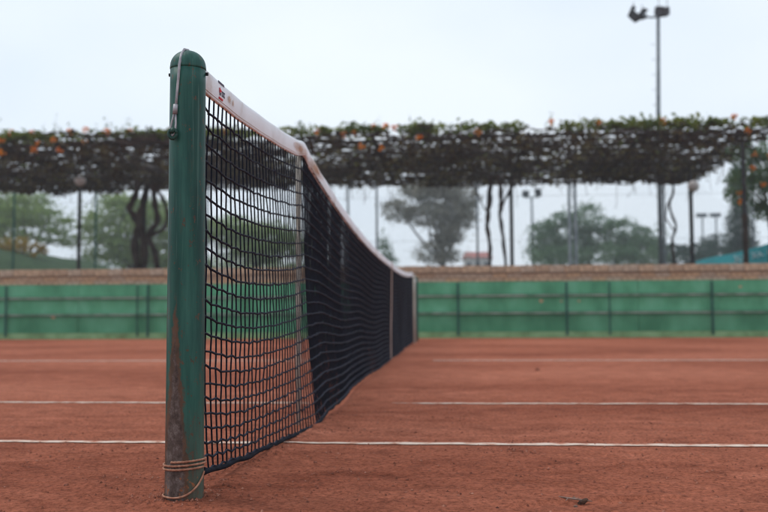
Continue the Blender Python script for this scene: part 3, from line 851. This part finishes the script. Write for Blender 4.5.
def tree(name, base, clumps, n, leaf, lm, label, group=None, trunk_r=0.16, cat='tree', lean=(0, 0), clusters=34, spread=0.3):
    o = thing(name, base, label, cat, group)
    m_ = MB()
    b_ = Vector(base)
    cen = Vector(np.mean([c[0] for c in clumps], axis=0)); low = min(c[0][2] - c[1][2] * 0.4 for c in clumps)
    fork = Vector((b_.x + (cen.x - b_.x) * 0.6 + lean[0], b_.y + lean[1], b_.z + (low - b_.z) * 0.8))
    mid_ = (b_ + fork) / 2 + Vector((rnd.uniform(-0.15, 0.15), rnd.uniform(-0.1, 0.1), 0))
    m_.tube([b_ - Vector((0, 0, 0.1)), mid_, fork], [trunk_r, trunk_r * 0.85, trunk_r * 0.7], 8)
    for c, r_ in clumps:
        c = Vector(c); k = (fork + c) / 2 + Vector((rnd.uniform(-0.3, 0.3), rnd.uniform(-0.3, 0.3), rnd.uniform(-0.1, 0.3)))
        m_.tube([fork, k, c, c + Vector((rnd.uniform(-.4, .4), 0, r_[2] * 0.5))], [trunk_r * 0.55, trunk_r * 0.38, trunk_r * 0.22, trunk_r * 0.08], 6)
    part(m_, 'trunk', BARK, o, True)
    m_ = MB(); m_.quads(leaf_quads(crown_points(clumps, n, clusters, spread), leaf))
    part(m_, 'crown', lm, o)
    return o

TZ = 1.25
# trees at the left, beyond the bank
tree('broadleaf_tree', (-21.5, 45, TZ), [((-22.1, 45, 5.8), (1.7, 1.6, 0.95)), ((-24.2, 45.5, 5.7), (1.8, 1.6, 1.1)), ((-20.3, 44.5, 5.4), (1.3, 1.3, 0.6)), ((-22.5, 44, 4.7), (1.6, 1.4, 0.8)), ((-20.0, 45, 4.4), (1.2, 1.2, 0.5)), ((-24, 45, 3.9), (1.5, 1.2, 0.7)), ((-21.6, 45, 6.35), (1.0, 1.0, 0.5))], 13300, 0.18000000000000002, LF_PALE,
     'pale green spreading tree at the far left, above the grassy bank', 'trees beyond the pergola')
tree('broadleaf_tree', (-16.9, 46, TZ), [((-18.2, 46, 5.0), (1.1, 1.2, 0.7)), ((-16.9, 46, 5.8), (1.5, 1.4, 0.8)), ((-15.2, 46, 5.3), (1.6, 1.4, 1.0)), ((-16.6, 45.6, 4.2), (1.5, 1.2, 0.7)), ((-13.9, 46.2, 4.4), (1.2, 1.2, 0.8)), ((-17.8, 46, 4.0), (1.3, 1.2, 0.7)), ((-15.5, 46, 3.6), (1.8, 1.2, 0.8)), ((-17.2, 46, 6.5), (0.9, 0.9, 0.5))], 16150, 0.18000000000000002, LF_PALE,
     'light green tree just left of the near net post, beyond the pergola', 'trees beyond the pergola')
tree('broadleaf_tree', (-10.4, 47, TZ), [((-11.8, 47, 4.9), (1.5, 1.3, 0.8)), ((-9.9, 47, 4.5), (1.5, 1.3, 0.8)), ((-8.2, 47, 4.1), (1.1, 1.2, 0.6)), ((-10.6, 46.6, 3.7), (1.6, 1.2, 0.6))], 11400, 0.18000000000000002, LF_PALE,
     'pale tree seen only through the near end of the net', 'trees beyond the pergola')
tree('understorey_shrub', (-19.0, 52, TZ), [((-20.2, 52, 3.6), (1.7, 1, 0.55)), ((-17.8, 52, 3.5), (1.6, 1, 0.5)), ((-15.6, 52, 3.6), (1.4, 1, 0.6))], 3800, 0.16, LF_MID, 'low dark green shrubbery under the light green trees at left', None, 0.08, 'shrub')
tree('yellow_shrub', (-15.6, 31.8, TZ + 1.2), [((-15.9, 31.8, 3.05), (0.62, 0.5, 0.30)), ((-15.1, 31.9, 2.85), (0.4, 0.4, 0.25))], 1300, 0.1, LF_YEL, 'yellow leaved bush on the grassy bank at far left', None, 0.04, 'shrub')
# tall hazy tree in the middle
tree('eucalyptus_tree', (-0.2, 52, TZ), [((-3.1, 52, 6.4), (1.0, 1.1, 0.62)), ((-2.0, 52, 7.5), (1.1, 1.1, 0.6)), ((-0.5, 52, 7.9), (1.35, 1.2, 0.8)), ((0.2, 52, 6.2), (1.05, 1.1, 0.9)), ((-1.5, 51.6, 6.1), (1.3, 1.1, 0.7)), ((-0.5, 52, 4.9), (0.8, 0.9, 0.6)), ((-0.9, 51.8, 3.9), (1.4, 0.9, 0.6)), ((0.7, 52, 7.0), (0.8, 0.9, 0.7)), ((-0.2, 52, 5.4), (0.9, 0.9, 0.9)), ((-1.1, 52, 7.0), (1.2, 1, 0.7))], 18050, 0.16, LF_HAZE,
     'tall greyish hazy tree with an open crown, in the middle of the background', None, 0.17, clusters=30)
tree('young_conifer', (-3.0, 40, TZ), [((-3.0, 40, 2.6), (0.55, 0.5, 0.5)), ((-3.05, 40, 3.2), (0.38, 0.4, 0.45)), ((-3.1, 40, 3.75), (0.2, 0.2, 0.4))], 1500, 0.11, LF_MID, 'small dark green conifer showing just above the net tape', None, 0.06)
# dark trees at right
RT = 'dark trees beyond the pergola'
tree('broadleaf_tree', (6.2, 60, TZ), [((5.9, 60, 5.5), (1.15, 1.2, 0.9)), ((7.0, 60, 6.4), (0.9, 1, 0.65)), ((6.4, 60, 4.4), (1.5, 1.2, 0.8))], 6000, 0.18, LF_MID, 'dark green tree directly behind the twin floodlight pole', RT, spread=0.28)
tree('broadleaf_tree', (8.9, 61, TZ), [((8.7, 61, 6.6), (1.25, 1.2, 0.95)), ((9.6, 61, 5.4), (1.2, 1.2, 0.9)), ((8.2, 61, 5.0), (1.4, 1.2, 0.9))], 6500, 0.18, LF_MID, 'tallest dark green tree between the pale double pole and the mast', RT, spread=0.28)
tree('broadleaf_tree', (11.4, 60, TZ), [((10.9, 60, 5.8), (1.2, 1.2, 0.85)), ((12.3, 60, 5.1), (1.1, 1.2, 0.8)), ((11.2, 60, 4.5), (1.6, 1.2, 0.9))], 6000, 0.18, LF_MID, 'rounded dark tree just left of the tall mast', RT, spread=0.28)
tree('broadleaf_tree', (15.2, 62, TZ), [((14.2, 62, 4.5), (1.3, 1.2, 0.6)), ((16.2, 62, 4.6), (1.4, 1.2, 0.6)), ((17.5, 62, 5.0), (1.0, 1, 0.7))], 4200, 0.18, LF_DARK, 'low dark foliage between the tall mast and the cypress', RT, spread=0.28)
tree('cypress_tree', (15.3, 50, TZ), [((15.25, 50, 3.3), (0.85, 0.8, 1.3)), ((15.3, 50, 5.0), (0.62, 0.6, 1.5)), ((15.2, 50, 7.0), (0.42, 0.4, 1.7))], 12000, 0.14, LF_DARK, 'slender dark cypress at the right, behind the pergola corner', None, 0.14, clusters=60, spread=0.3)

# hedges closing the view low down, one per stretch
for k, (x0, x1, zt, lm, lb) in enumerate(((-21, -12.5, 4.15, LF_PALE, 'pale low hedge behind the bank, left of the near post'), (-12.3, -7.4, 3.9, LF_PALE, 'pale low hedge seen through the net'),
        (5.0, 9.0, 4.55, LF_MID, 'dark hedge below the twin floodlight'), (9.1, 13.2, 4.6, LF_MID, 'dark hedge just left of the tall mast'), (13.4, 18.5, 4.3, LF_DARK, 'dark hedge right of the tall mast'))):
    cl_ = [((x, 57 + 0.3 * math.sin(x * 3), zt - 0.75 + 0.15 * math.sin(x * 2.1)), (0.75, 0.6, 0.75)) for x in np.arange(x0 + 0.4, x1, 0.95)] + [((x, 57, 2.2), (0.8, 0.6, 0.9)) for x in np.arange(x0 + 0.4, x1, 1.2)]
    tree('hedge', ((x0 + x1) / 2, 57, TZ), cl_, int(1500 * (x1 - x0)), 0.17, lm, lb, 'hedges beyond the pergola', 0.05, 'hedge')
# house with red roof
h = thing('house', (2.6, 80, TZ), 'tiny white house with red roof beside the vine trunks in the distance', 'house')
m = MB(); m.box((2.05, 81, 3.3), (2.4, 3, 4.1)); part(m, 'wall', WALLW, h)
m = MB(); m.add([(0.7, 79.3, 5.35), (3.4, 79.3, 5.35), (3.4, 82.7, 5.35), (0.7, 82.7, 5.35), (1.0, 81, 5.95), (3.1, 81, 5.95)], [(0, 1, 5, 4), (2, 3, 4, 5), (1, 2, 5), (3, 0, 4), (0, 3, 2, 1)]); part(m, 'roof', ROOFR, h)
for x in (1.3, 2.05, 2.8):
    m = MB(); m.box((x, 79.48, 4.6), (0.42, 0.06, 0.7)); part(m, 'window', GLASS, h)

# ------------------------------------------------------------------ pergola
PX0, PX1, PY0, PY1, PZ = -15.0, 6.35, 18.1, 24.5, 3.92
per = thing('pergola', (-4.5, 21.3, TZ), 'long dark pergola roof on thin posts behind the green wall', 'pergola')
for k, y in enumerate(np.linspace(PY0, PY1, 9)):
    m = MB(); z = PZ + rnd.uniform(-0.03, 0.03)
    pts = [(x, y + 0.03 * math.sin(x * 0.9 + k), z + 0.035 * math.sin(x * 0.7 + k * 2)) for x in np.linspace(PX0, PX1, 16)]
    m.tube(pts, 0.030 if k in (0, 8) else 0.018, 6); part(m, 'purlin', WOODD, per)
for x in (-14.6, -11.9, -9.45, -8.25, -5.0, -1.6, 1.5, 3.8, 5.72):
    m = MB(); m.box((x, (PY0 + PY1) / 2, PZ + 0.07), (0.06, PY1 - PY0 + 0.1, 0.07)); part(m, 'beam', WOODD, per)
for x, y in ((5.66, 18.25), (-13.9, 18.3), (-9.47, 22.5), (5.72, 22.5), (-8.25, 23.85), (1.5, 23.85), (-12.4, 23.85)):
    m = MB(); r_ = 0.05 if y > 20 else 0.042
    m.tube([(x, y, TZ - 0.1), (x, y, PZ - 0.12)], r_, 8)
    o = part(m, 'post', DARKM, per)
    if (x, y) == (5.66, 18.25):
        m = MB(); m.tube([(x, y, TZ), (x, y, 2.35)], 0.055, 8); part(m, 'sleeve', WOODD, o)

# globe lamps on the posts
for x, y, z, lb in ((-9.38, 22.30, 3.84, 'pale globe lamp under the pergola roof at left'), (5.74, 22.30, 3.47, 'pale globe lamp on a post under the pergola at right')):
    o = thing('globe_lamp', (x, y, z), lb, 'lamp', 'globe lamps of the pergola')
    m = MB(); prof = [(0.14 * math.sin(a), -0.14 * math.cos(a)) for a in np.linspace(0.1, math.pi - 0.1, 12)]
    m.lathe(prof, 18, (x, y, z)); part(m, 'globe', GLOBE, o, True)
    m = MB(); m.tube([(x, y, z - 0.10), (x - 0.02, y + 0.05, z - 0.17), (x - 0.04, y + 0.12, z - 0.17)], 0.025, 8); part(m, 'bracket', DARKM, o)

# vine over the roof
vine = thing('climbing_vine', (-4.5, 21.3, TZ), 'tangled brown vine with orange flowers covering the pergola roof', 'vine')
def dens(x, y):
    f_ = (y - PY0) / (PY1 - PY0)
    d_ = 0.52 + 0.7 * max(0, (f_ - 0.30) / 0.7)
    if x < -5.2: d_ = 0.95
    elif x < -4: d_ = 0.7
    d_ *= min(1.2, max(0.04, 0.75 + 2.4 * float(vnoise(np.array(x * 1.7), np.array(y * 1.5))) + 1.4 * float(vnoise(np.array(x * 4.3 + 7), np.array(y * 3)))))
    return d_
m = MB(); cnt = 0
while cnt < 2600:
    x, y = rnd.uniform(PX0, PX1 - 0.2), rnd.uniform(PY0 - 0.05, PY1 + 0.15)
    if rnd.random() > dens(x, y): continue
    cnt += 1
    an = rnd.gauss(0, 0.75) + (math.pi if rnd.random() < 0.5 else 0)
    if rnd.random() < 0.12: an = rnd.uniform(0, 6.3)
    z = PZ + 0.03 + 0.26 * rnd.random() ** 1.6
    L = rnd.uniform(0.6, 2.2); k = 7; r_ = rnd.choice((0.006, 0.008, 0.01, 0.013, 0.02))
    pts = []
    for i in range(k):
        pts.append((min(x, PX1 + 0.1), min(max(y, PY0 - 0.15), PY1 + 0.15), z))
        x += math.cos(an) * L / k; y += math.sin(an) * L / k; z += rnd.gauss(0, 0.025); an += rnd.gauss(0, 0.2)
        z = min(max(z, PZ - 0.06), PZ + 0.26)
    m.tube(pts, r_, 4, False)
for k in range(110):                              # tendrils hanging below the far eave and the right end
    if k < 85: x, y = rnd.uniform(PX0, PX1), rnd.uniform(PY1 - 0.6, PY1 + 0.2)
    else: x, y = rnd.uniform(PX1 - 1.2, PX1 + 0.1), rnd.uniform(PY0 + 1.5, PY1)
    z = PZ - 0.02; L = rnd.uniform(0.1, 0.5) * (1.6 if rnd.random() < 0.15 else 1); pts = []
    dx = rnd.gauss(0, 0.3)
    for i in range(6):
        pts.append((x + dx * L * i / 5 + rnd.gauss(0, 0.012), y, z - L * math.sin(i / 5 * 1.5)))
    m.tube(pts, rnd.uniform(0.004, 0.008), 4, False)
tag(part(m, 'stem_tangle', VINE, vine), kind='stuff')
def scatter(n, fn):
    out = []
    while len(out) < n:
        p = fn()
        if p is not None: out.append(p)
    return np.array(out)
def f_dry():
    x, y = rnd.uniform(PX0, PX1), rnd.uniform(PY0 - 0.1, PY1 + 0.2)
    if rnd.random() > dens(x, y): return None
    return (x, y, PZ - 0.06 + 0.40 * rnd.random() ** 1.3)
def f_hang():
    x = rnd.uniform(PX0, PX1); e = rnd.random()
    y = PY1 + rnd.gauss(0, 0.18) if e < 0.6 else (PY0 + rnd.gauss(0, 0.12) if e < 0.8 else rnd.uniform(PY0, PY1))
    k = vnoise(np.array(x * 1.9 + 3), np.array(y * 0.7)) + 0.5 * vnoise(np.array(x * 5.3), np.array(y))
    if k < 0.12: return None
    return (x, y, PZ + 0.05 - rnd.random() * min(0.24, 0.6 * (k - 0.05)))
m = MB(); m.quads(leaf_quads(np.concatenate([scatter(16000, f_dry), scatter(1500, f_hang)]), 0.13, 0.3, 0.7)); tag(part(m, 'dry_leaves', DRY, vine), kind='stuff')
sprays = [(rnd.uniform(PX0, PX1), rnd.uniform(0.3, 1.2)) for _ in range(70)]
def f_green():
    if rnd.random() < 0.8:
        cx_, w = rnd.choice(sprays)
        if cx_ < -5 and rnd.random() < 0.45: return None
        x = cx_ + rnd.gauss(0, 0.22 * w); y = PY0 + abs(rnd.gauss(0, 0.35)) - 0.15
        return (x, y, PZ + 0.22 + rnd.gauss(0.02, 0.055) * w)
    x, y = rnd.uniform(PX0, PX1), rnd.uniform(PY0 - 0.1, PY1)
    if rnd.random() > 0.35 + 0.5 * (vnoise(np.array(x * 1.2 + 40), np.array(y)) + 0.3): return None
    return (x, y, PZ + 0.02 + rnd.random() * 0.26)
m = MB(); m.quads(leaf_quads(scatter(6500, f_green), 0.105, 0.2, 0.7)); tag(part(m, 'green_leaves', LEAFG, vine), kind='stuff')
# upright shoots on the front edge
m = MB(); lv = []
for k in range(42):
    x = rnd.choice((rnd.uniform(-9.6, -6.2), rnd.uniform(-9.6, -6.2), rnd.uniform(PX0, PX1)))
    y = PY0 + rnd.uniform(-0.1, 1.0); L = rnd.uniform(0.15, 0.5); dx, z = rnd.gauss(0, 0.10), PZ + 0.22
    pts = [(x + dx * (i / 4) ** 1.5, y, z + L * i / 4) for i in range(5)]
    m.tube(pts, [0.005, 0.004, 0.003, 0.002, 0.001], 4, False)
    for _ in range(int(L * 22)):
        i = rnd.random(); lv.append((x + dx * i ** 1.5 + rnd.gauss(0, 0.03), y + rnd.gauss(0, 0.03), z + L * i + rnd.gauss(0, 0.02)))
m.quads(leaf_quads(np.array(lv), 0.06)); tag(part(m, 'shoots', LEAFG, vine), kind='stuff')
# flower clusters
FL = [(-9.06, 4.21), (-8.61, 4.2), (-8.16, 4.04), (-8.48, 3.99), (-8.58, 3.84), (-8.03, 3.83), (-7.83, 4.2), (-7.49, 4.24), (-7.51, 3.99), (-7.05, 4.19), (-6.56, 4.18), (-9.27, 4.07), (-9.24, 3.81), (-2.7, 4.1), (-1.97, 4.08),
      (-1.81, 3.8), (-1.57, 4.16), (-1.33, 4.17), (-1.15, 4.15), (-2.17, 4.03), (-0.65, 3.94), (-1.43, 3.75), (0.5, 4.03), (1.95, 4.2), (2.85, 4.16), (5.45, 4.23), (5.71, 3.95), (-11.2, 4.15), (-12.3, 4.1), (-4.6, 4.15), (4.1, 4.17)]
for x, z in FL:
    m = MB(); c = np.array([x, 18.03, z]); big = rnd.uniform(0.5, 1.0)
    for k in range(int(5 + 6 * big)):
        d_ = np.array([rnd.gauss(0, 1), rnd.gauss(-0.4, 1), rnd.gauss(0, 0.8)]); d_ /= np.linalg.norm(d_)
        p0, p1 = c + d_ * 0.012, c + d_ * (0.048 + 0.030 * big)
        m.tube([p0, (p0 + p1) / 2, p1], [0.004, 0.009, 0.024], 6, False)
    part(m, 'flower_cluster', FLOWER, vine)

# twisting vine trunks
def vtrunk(paths, label, base):
    o = thing('vine_trunk', base, label, 'vine trunk', 'vine trunks climbing to the pergola')
    for pts, r0, r1 in paths:
        pp = [Vector(p) for p in pts]; fine = []
        for i in range(len(pp) - 1):
            for k in range(5):
                t_ = k / 5; a = pp[max(i - 1, 0)]; d_ = pp[min(i + 2, len(pp) - 1)]
                q = 0.5 * ((2 * pp[i]) + (pp[i + 1] - a) * t_ + (2 * a - 5 * pp[i] + 4 * pp[i + 1] - d_) * t_ ** 2 + (-a + 3 * pp[i] - 3 * pp[i + 1] + d_) * t_ ** 3)
                fine.append(q + Vector((rnd.gauss(0, 0.008), rnd.gauss(0, 0.008), 0)))
        fine.append(pp[-1]); n = len(fine)
        m_ = MB(); m_.tube(fine, [(r0 + (r1 - r0) * i / (n - 1)) * (1 + 0.18 * math.sin(i * 1.7)) for i in range(n)], 7); part(m_, 'stem', VINE, o, True)
    return o
Y = 23.3
vtrunk([([(-8.18, Y, TZ), (-8.30, Y, 2.3), (-8.22, Y, 2.8), (-8.45, Y, 3.25), (-8.30, Y, 3.6), (-8.20, Y, 4.0)], 0.11, 0.075),
        ([(-8.10, Y + 0.1, TZ), (-8.06, Y, 2.2), (-8.16, Y - 0.1, 2.9), (-8.10, Y, 3.4), (-7.95, Y, 4.0)], 0.10, 0.085)], 'thick twisted vine trunk behind the near post, left one of a pair', (-8.15, Y, TZ))
vtrunk([([(-7.60, Y, TZ), (-7.78, Y, 2.1), (-7.95, Y, 2.5), (-7.72, Y, 2.9), (-7.78, Y, 3.4), (-7.85, Y, 4.0)], 0.08, 0.075),
        ([(-7.95, Y, 2.5), (-7.5, Y, 2.75), (-7.48, Y, 3.3), (-7.7, Y, 3.7), (-7.6, Y, 4.0)], 0.05, 0.045)], 'leaning vine trunk with a side loop, next to the near post', (-7.6, Y, TZ))
vtrunk([([(0.90, Y, TZ), (0.92, Y, 2.1), (0.86, Y, 2.7), (0.90, Y, 3.2), (0.98, Y, 4.0)], 0.04, 0.075), ([(0.87, Y, 3.0), (0.6, Y, 3.5), (0.4, Y, 3.95)], 0.02, 0.012)], 'left of two vine trunks in the middle of the pergola', (0.9, Y, TZ))
vtrunk([([(1.32, Y, TZ), (1.26, Y, 2.2), (1.18, Y, 2.9), (1.22, Y, 3.4), (1.14, Y, 4.0)], 0.04, 0.06), ([(1.2, Y, 3.1), (1.4, Y, 3.5), (1.62, Y, 3.95)], 0.035, 0.03)], 'forked vine trunk beside the post in the middle of the pergola', (1.3, Y, TZ))
vtrunk([([(5.55, Y, TZ), (5.44, Y, 2.2), (5.54, Y, 2.6), (5.40, Y, 3.1), (5.50, Y, 3.5), (5.46, Y, 4.0)], 0.035, 0.03), ([(5.5, Y, 2.5), (5.30, Y, 2.8), (5.36, Y, 3.2), (5.48, Y, 3.4)], 0.018, 0.015)], 'thin curling vine trunk between the mast and the right lamp post', (5.5, Y, TZ))

# flowering shrub at the right end
sh = thing('trumpet_shrub', (6.6, 19.9, TZ), 'green shrub with orange flowers hanging at the right end of the pergola', 'shrub')
cl = [((6.05, 19.8, 3.15), (0.28, 0.35, 0.42)), ((6.5, 19.9, 3.55), (0.40, 0.4, 0.42)), ((6.9, 19.9, 3.0), (0.4, 0.4, 0.6)), ((6.6, 20.0, 2.5), (0.22, 0.3, 0.35)), ((7.3, 20, 3.6), (0.6, 0.5, 0.6)), ((5.85, 19.7, 2.95), (0.14, 0.2, 0.2)), ((6.35, 19.9, 3.9), (0.4, 0.4, 0.25)), ((6.4, 19.9, 2.95), (0.3, 0.3, 0.35))]
m = MB(); m.quads(leaf_quads(crown_points(cl, 6500, 22, 0.32), 0.09)); part(m, 'foliage', LF_MID, sh)
m = MB(); m.tube([(6.65, 19.9, TZ), (6.7, 19.9, 2.1), (6.6, 19.9, 2.9), (6.75, 19.9, 3.5)], [0.04, 0.035, 0.03, 0.02], 7)
for c, r_ in cl: m.tube([(6.65, 19.9, 2.6), tuple((Vector(c) + Vector((6.65, 19.9, 2.6))) / 2 + Vector((0, 0, 0.1))), c], [0.02, 0.015, 0.008], 5)
part(m, 'stem', BARK, sh)
for x, z in ((5.98, 2.95), (6.0, 2.75), (6.25, 3.45), (6.45, 3.1), (6.62, 3.7), (6.75, 2.7), (6.3, 3.75), (7.1, 3.3)):
    m = MB(); c = np.array([x, 19.55, z])
    for k in range(9):
        d_ = np.array([rnd.gauss(0, 1), rnd.gauss(-0.4, 1), rnd.gauss(0, 0.8)]); d_ /= np.linalg.norm(d_)
        m.tube([c + d_ * 0.012, c + d_ * 0.035, c + d_ * 0.07], [0.004, 0.009, 0.024], 6, False)
    part(m, 'flower_cluster', FLOWER, sh)

# ------------------------------------------------------------------ fence, poles and lights
fe = thing('wire_fence', (-4, 27, TZ), 'tall thin wire fence with slim posts behind the pergola', 'fence')
for x in (-13.43, -10.85, -7.4, -3.13, -2.27, 0.70, 6.1, 8.6):
    m = MB(); m.tube([(x, 27, TZ - 0.1), (x, 27, 4.9)], 0.032, 8); part(m, 'post', GREYM if x > -9 else STRUT, fe)
m = MB()
for z in (1.4, 2.6, 3.9, 4.85): m.tube([(-17, 27.03, z), (10, 27.03, z)], 0.004, 4, False)
for k in range(-20, 330):
    x = -17 + k * 0.0825
    for sg in (1, -1):
        xa, xb = x, x + sg * 3.5
        za, zb = 1.35, 4.85
        if xa < -17: za += (-17 - xa) if sg > 0 else 0; xa = max(xa, -17)
        if sg > 0 and xb > 10: zb -= xb - 10; xb = 10
        if sg < 0 and xb < -17: zb -= -17 - xb; xb = -17
        if xa > 10 or zb <= za: continue
        m.tube([(xa, 27.03, za), (xb, 27.03, zb)], 0.0018, 3, False)
tag(part(m, 'wire_mesh', GREYM, fe), kind='stuff')

dp = thing('double_pole', (3.4, 26.6, TZ), 'pale double steel pole standing behind the pergola, right of centre', 'pole')
for x in (3.33, 3.50):
    m = MB(); m.tube([(x, 26.6, TZ - 0.1), (x, 26.6, 4.9)], 0.045, 8); part(m, 'tube', PALEM, dp)
for z in (1.9, 3.0, 4.1):
    m = MB(); m.box((3.415, 26.6, z), (0.10, 0.03, 0.03)); part(m, 'rung', PALEM, dp)

def flood_head(parent, c, yaw, tilt, s, mt=DARKM):
    rot = Matrix.Rotation(yaw, 3, 'Z') @ Matrix.Rotation(tilt, 3, 'X')
    m_ = MB(); w, h_, d_ = s
    vs_ = [(-w / 2, 0, -h_ / 2), (w / 2, 0, -h_ / 2), (w / 2, 0, h_ / 2), (-w / 2, 0, h_ / 2), (-w / 3, d_, -h_ / 3), (w / 3, d_, -h_ / 3), (w / 3, d_, h_ / 3), (-w / 3, d_, h_ / 3)]
    m_.add([Vector(c) + rot @ Vector(v) for v in vs_], [(0, 1, 2, 3), (7, 6, 5, 4), (0, 4, 5, 1), (1, 5, 6, 2), (2, 6, 7, 3), (3, 7, 4, 0)])
    m_.box(Vector(c) + rot @ Vector((0, -0.05, h_ / 2 + 0.01)), (w, 0.14, 0.015), rot)
    o_ = part(m_, 'lamp_head', mt, parent)
    m_ = MB(); m_.box(Vector(c) + rot @ Vector((0, -0.004, 0)), (w * 0.9, 0.006, h_ * 0.88), rot); part(m_, 'lens', GLASS, o_)
    m_ = MB(); m_.tube([Vector(c) + rot @ Vector((0.02, d_ * 0.5, h_ * 0.3)), Vector(c) + rot @ Vector((0.02, d_ * 0.5, 0)) + Vector((0, 0, h_ * 0.5 + 0.28))], 0.012, 5); part(m_, 'spike', GREYM, o_)

ms = thing('floodlight_mast', (6.65, 30, TZ), 'tall grey floodlight mast rising above the pergola at right', 'mast')
m = MB(); m.tube([(6.65, 30, TZ - 0.2), (6.65, 30, 6), (6.74, 30, 10.15)], [0.085, 0.075, 0.055], 12); part(m, 'pole', GREYM, ms, True)
for k in range(11):
    m = MB(); m.tube([(6.60, 30, 4.2 + k * 0.5), (6.50, 30, 4.2 + k * 0.5)], 0.010, 5); part(m, 'step_peg', GREYM, ms)
m = MB(); m.tube([(6.10, 30, 10.17), (6.55, 30, 10.10), (7.05, 30, 10.15)], 0.03, 6); part(m, 'cross_arm', DARKM, ms)
flood_head(ms, (6.05, 29.95, 10.24), 1.15, -0.75, (0.34, 0.42, 0.26))
flood_head(ms, (6.32, 30.05, 10.24), 0.9, -0.4, (0.30, 0.22, 0.2))
flood_head(ms, (6.74, 29.85, 10.25), 0.1, 0.3, (0.28, 0.28, 0.2))
flood_head(ms, (6.98, 29.9, 10.26), -0.35, 0.3, (0.22, 0.24, 0.2))

tw = thing('twin_floodlight', (5.15, 60, TZ), 'pale pole with two floodlights in front of the dark trees', 'floodlight')
m = MB(); m.tube([(5.15, 60, TZ), (5.1, 60, 8.1)], [0.13, 0.07], 8); part(m, 'pole', PALEM, tw)
m = MB(); m.tube([(4.6, 60, 8.05), (5.6, 60, 8.05)], 0.04, 6); part(m, 'cross_arm', GREYM, tw)
flood_head(tw, (4.72, 59.8, 8.25), 0.4, 0.4, (0.45, 0.42, 0.3), GREYM)
flood_head(tw, (5.50, 59.8, 8.32), -0.4, 0.4, (0.45, 0.5, 0.3), GREYM)
for x, lb in ((18.6, 'left of two tiny distant lamp posts near the cypress'), (19.6, 'right of two tiny distant lamp posts near the cypress')):
    o = thing('lamp_post', (x, 70, TZ), lb, 'lamp post', 'distant lamp posts')
    m = MB(); m.tube([(x, 70, TZ), (x, 70, 7.7)], 0.06, 6); part(m, 'pole', GREYM, o)
    m = MB(); m.box((x - 0.05, 70, 7.78), (0.75, 0.4, 0.28)); part(m, 'lamp_head', GREYM, o)

# teal banner running along the right, with a white script print
ban = thing('banner', (7.4, 25, TZ), 'teal banner with white script lettering at the right edge, above the wall', 'banner')
A, B = Vector((7.60, 29.5, 0)), Vector((7.42, 20.8, 0))
def bp_(u, z, off=0.0):
    p = A.lerp(B, u); return Vector((p.x - off, p.y, z))
m = MB(); ztop = lambda u: 2.06 + 0.02 * math.sin(u * 9)
vs_ = []
for k in range(21):
    u = k / 20; w = 0.02 * math.sin(u * 14)
    for z in (TZ + 0.02, 1.7, ztop(u)):
        vs_ += [bp_(u, z, w), bp_(u, z, w - 0.02)]
fs_ = []
for k in range(20):
    a = k * 6
    for q0, q1 in ((0, 2), (2, 4)): fs_ += [(a + q0, a + q1, a + q1 + 6, a + q0 + 6), (a + q0 + 1, a + q0 + 7, a + q1 + 7, a + q1 + 1)]
    fs_.append((a + 4, a + 5, a + 11, a + 10))
m.add(vs_, fs_); part(m, 'canvas', TEAL, ban)
for u in (0.0, 0.33, 0.66, 1.0):
    m = MB(); m.tube([bp_(u, TZ, -0.05), bp_(u, 2.1, -0.05)], 0.025, 6); part(m, 'pole', GREYM, ban)
def script(u0, du, amp, kind):
    m_ = MB()
    if kind == 'C': pts = [bp_(u0 + du * math.cos(a), 1.86 + amp * math.sin(a), 0.028) for a in np.linspace(0.6, 5.6, 16)]
    else: pts = [bp_(u0 + du * t_ + 0.012 * math.sin(t_ * 21), 1.86 + amp * math.sin(t_ * 17 + 1) * (1 - 0.4 * t_), 0.028) for t_ in np.linspace(0, 1, 30)]
    m_.tube(pts, 0.012, 5); part(m_, 'lettering', WHITEP, ban)
script(0.50, 0.13, 0.09, 'w'); script(0.68, 0.10, 0.07, 'w'); script(0.88, 0.05, 0.15, 'C')

# ------------------------------------------------------------------ damp air
hz = MB(); hz.box((0, 42, 6.4), (164, 122, 15.2))
haze = hz.build('haze', None)
mh = bpy.data.materials.new('haze'); mh.use_nodes = True
nn, ll = mh.node_tree.nodes, mh.node_tree.links
nn.remove(nn['Principled BSDF'])
pv = nn.new('ShaderNodeVolumePrincipled'); pv.inputs['Color'].default_value = (0.86, 0.92, 0.98, 1); pv.inputs['Density'].default_value = 0.0019
pv.inputs['Anisotropy'].default_value = 0.2
ll.new(pv.outputs[0], nn['Material Output'].inputs['Volume'])
haze.data.materials.append(mh)
tag(haze, 'pale damp haze over the park', kind='stuff')
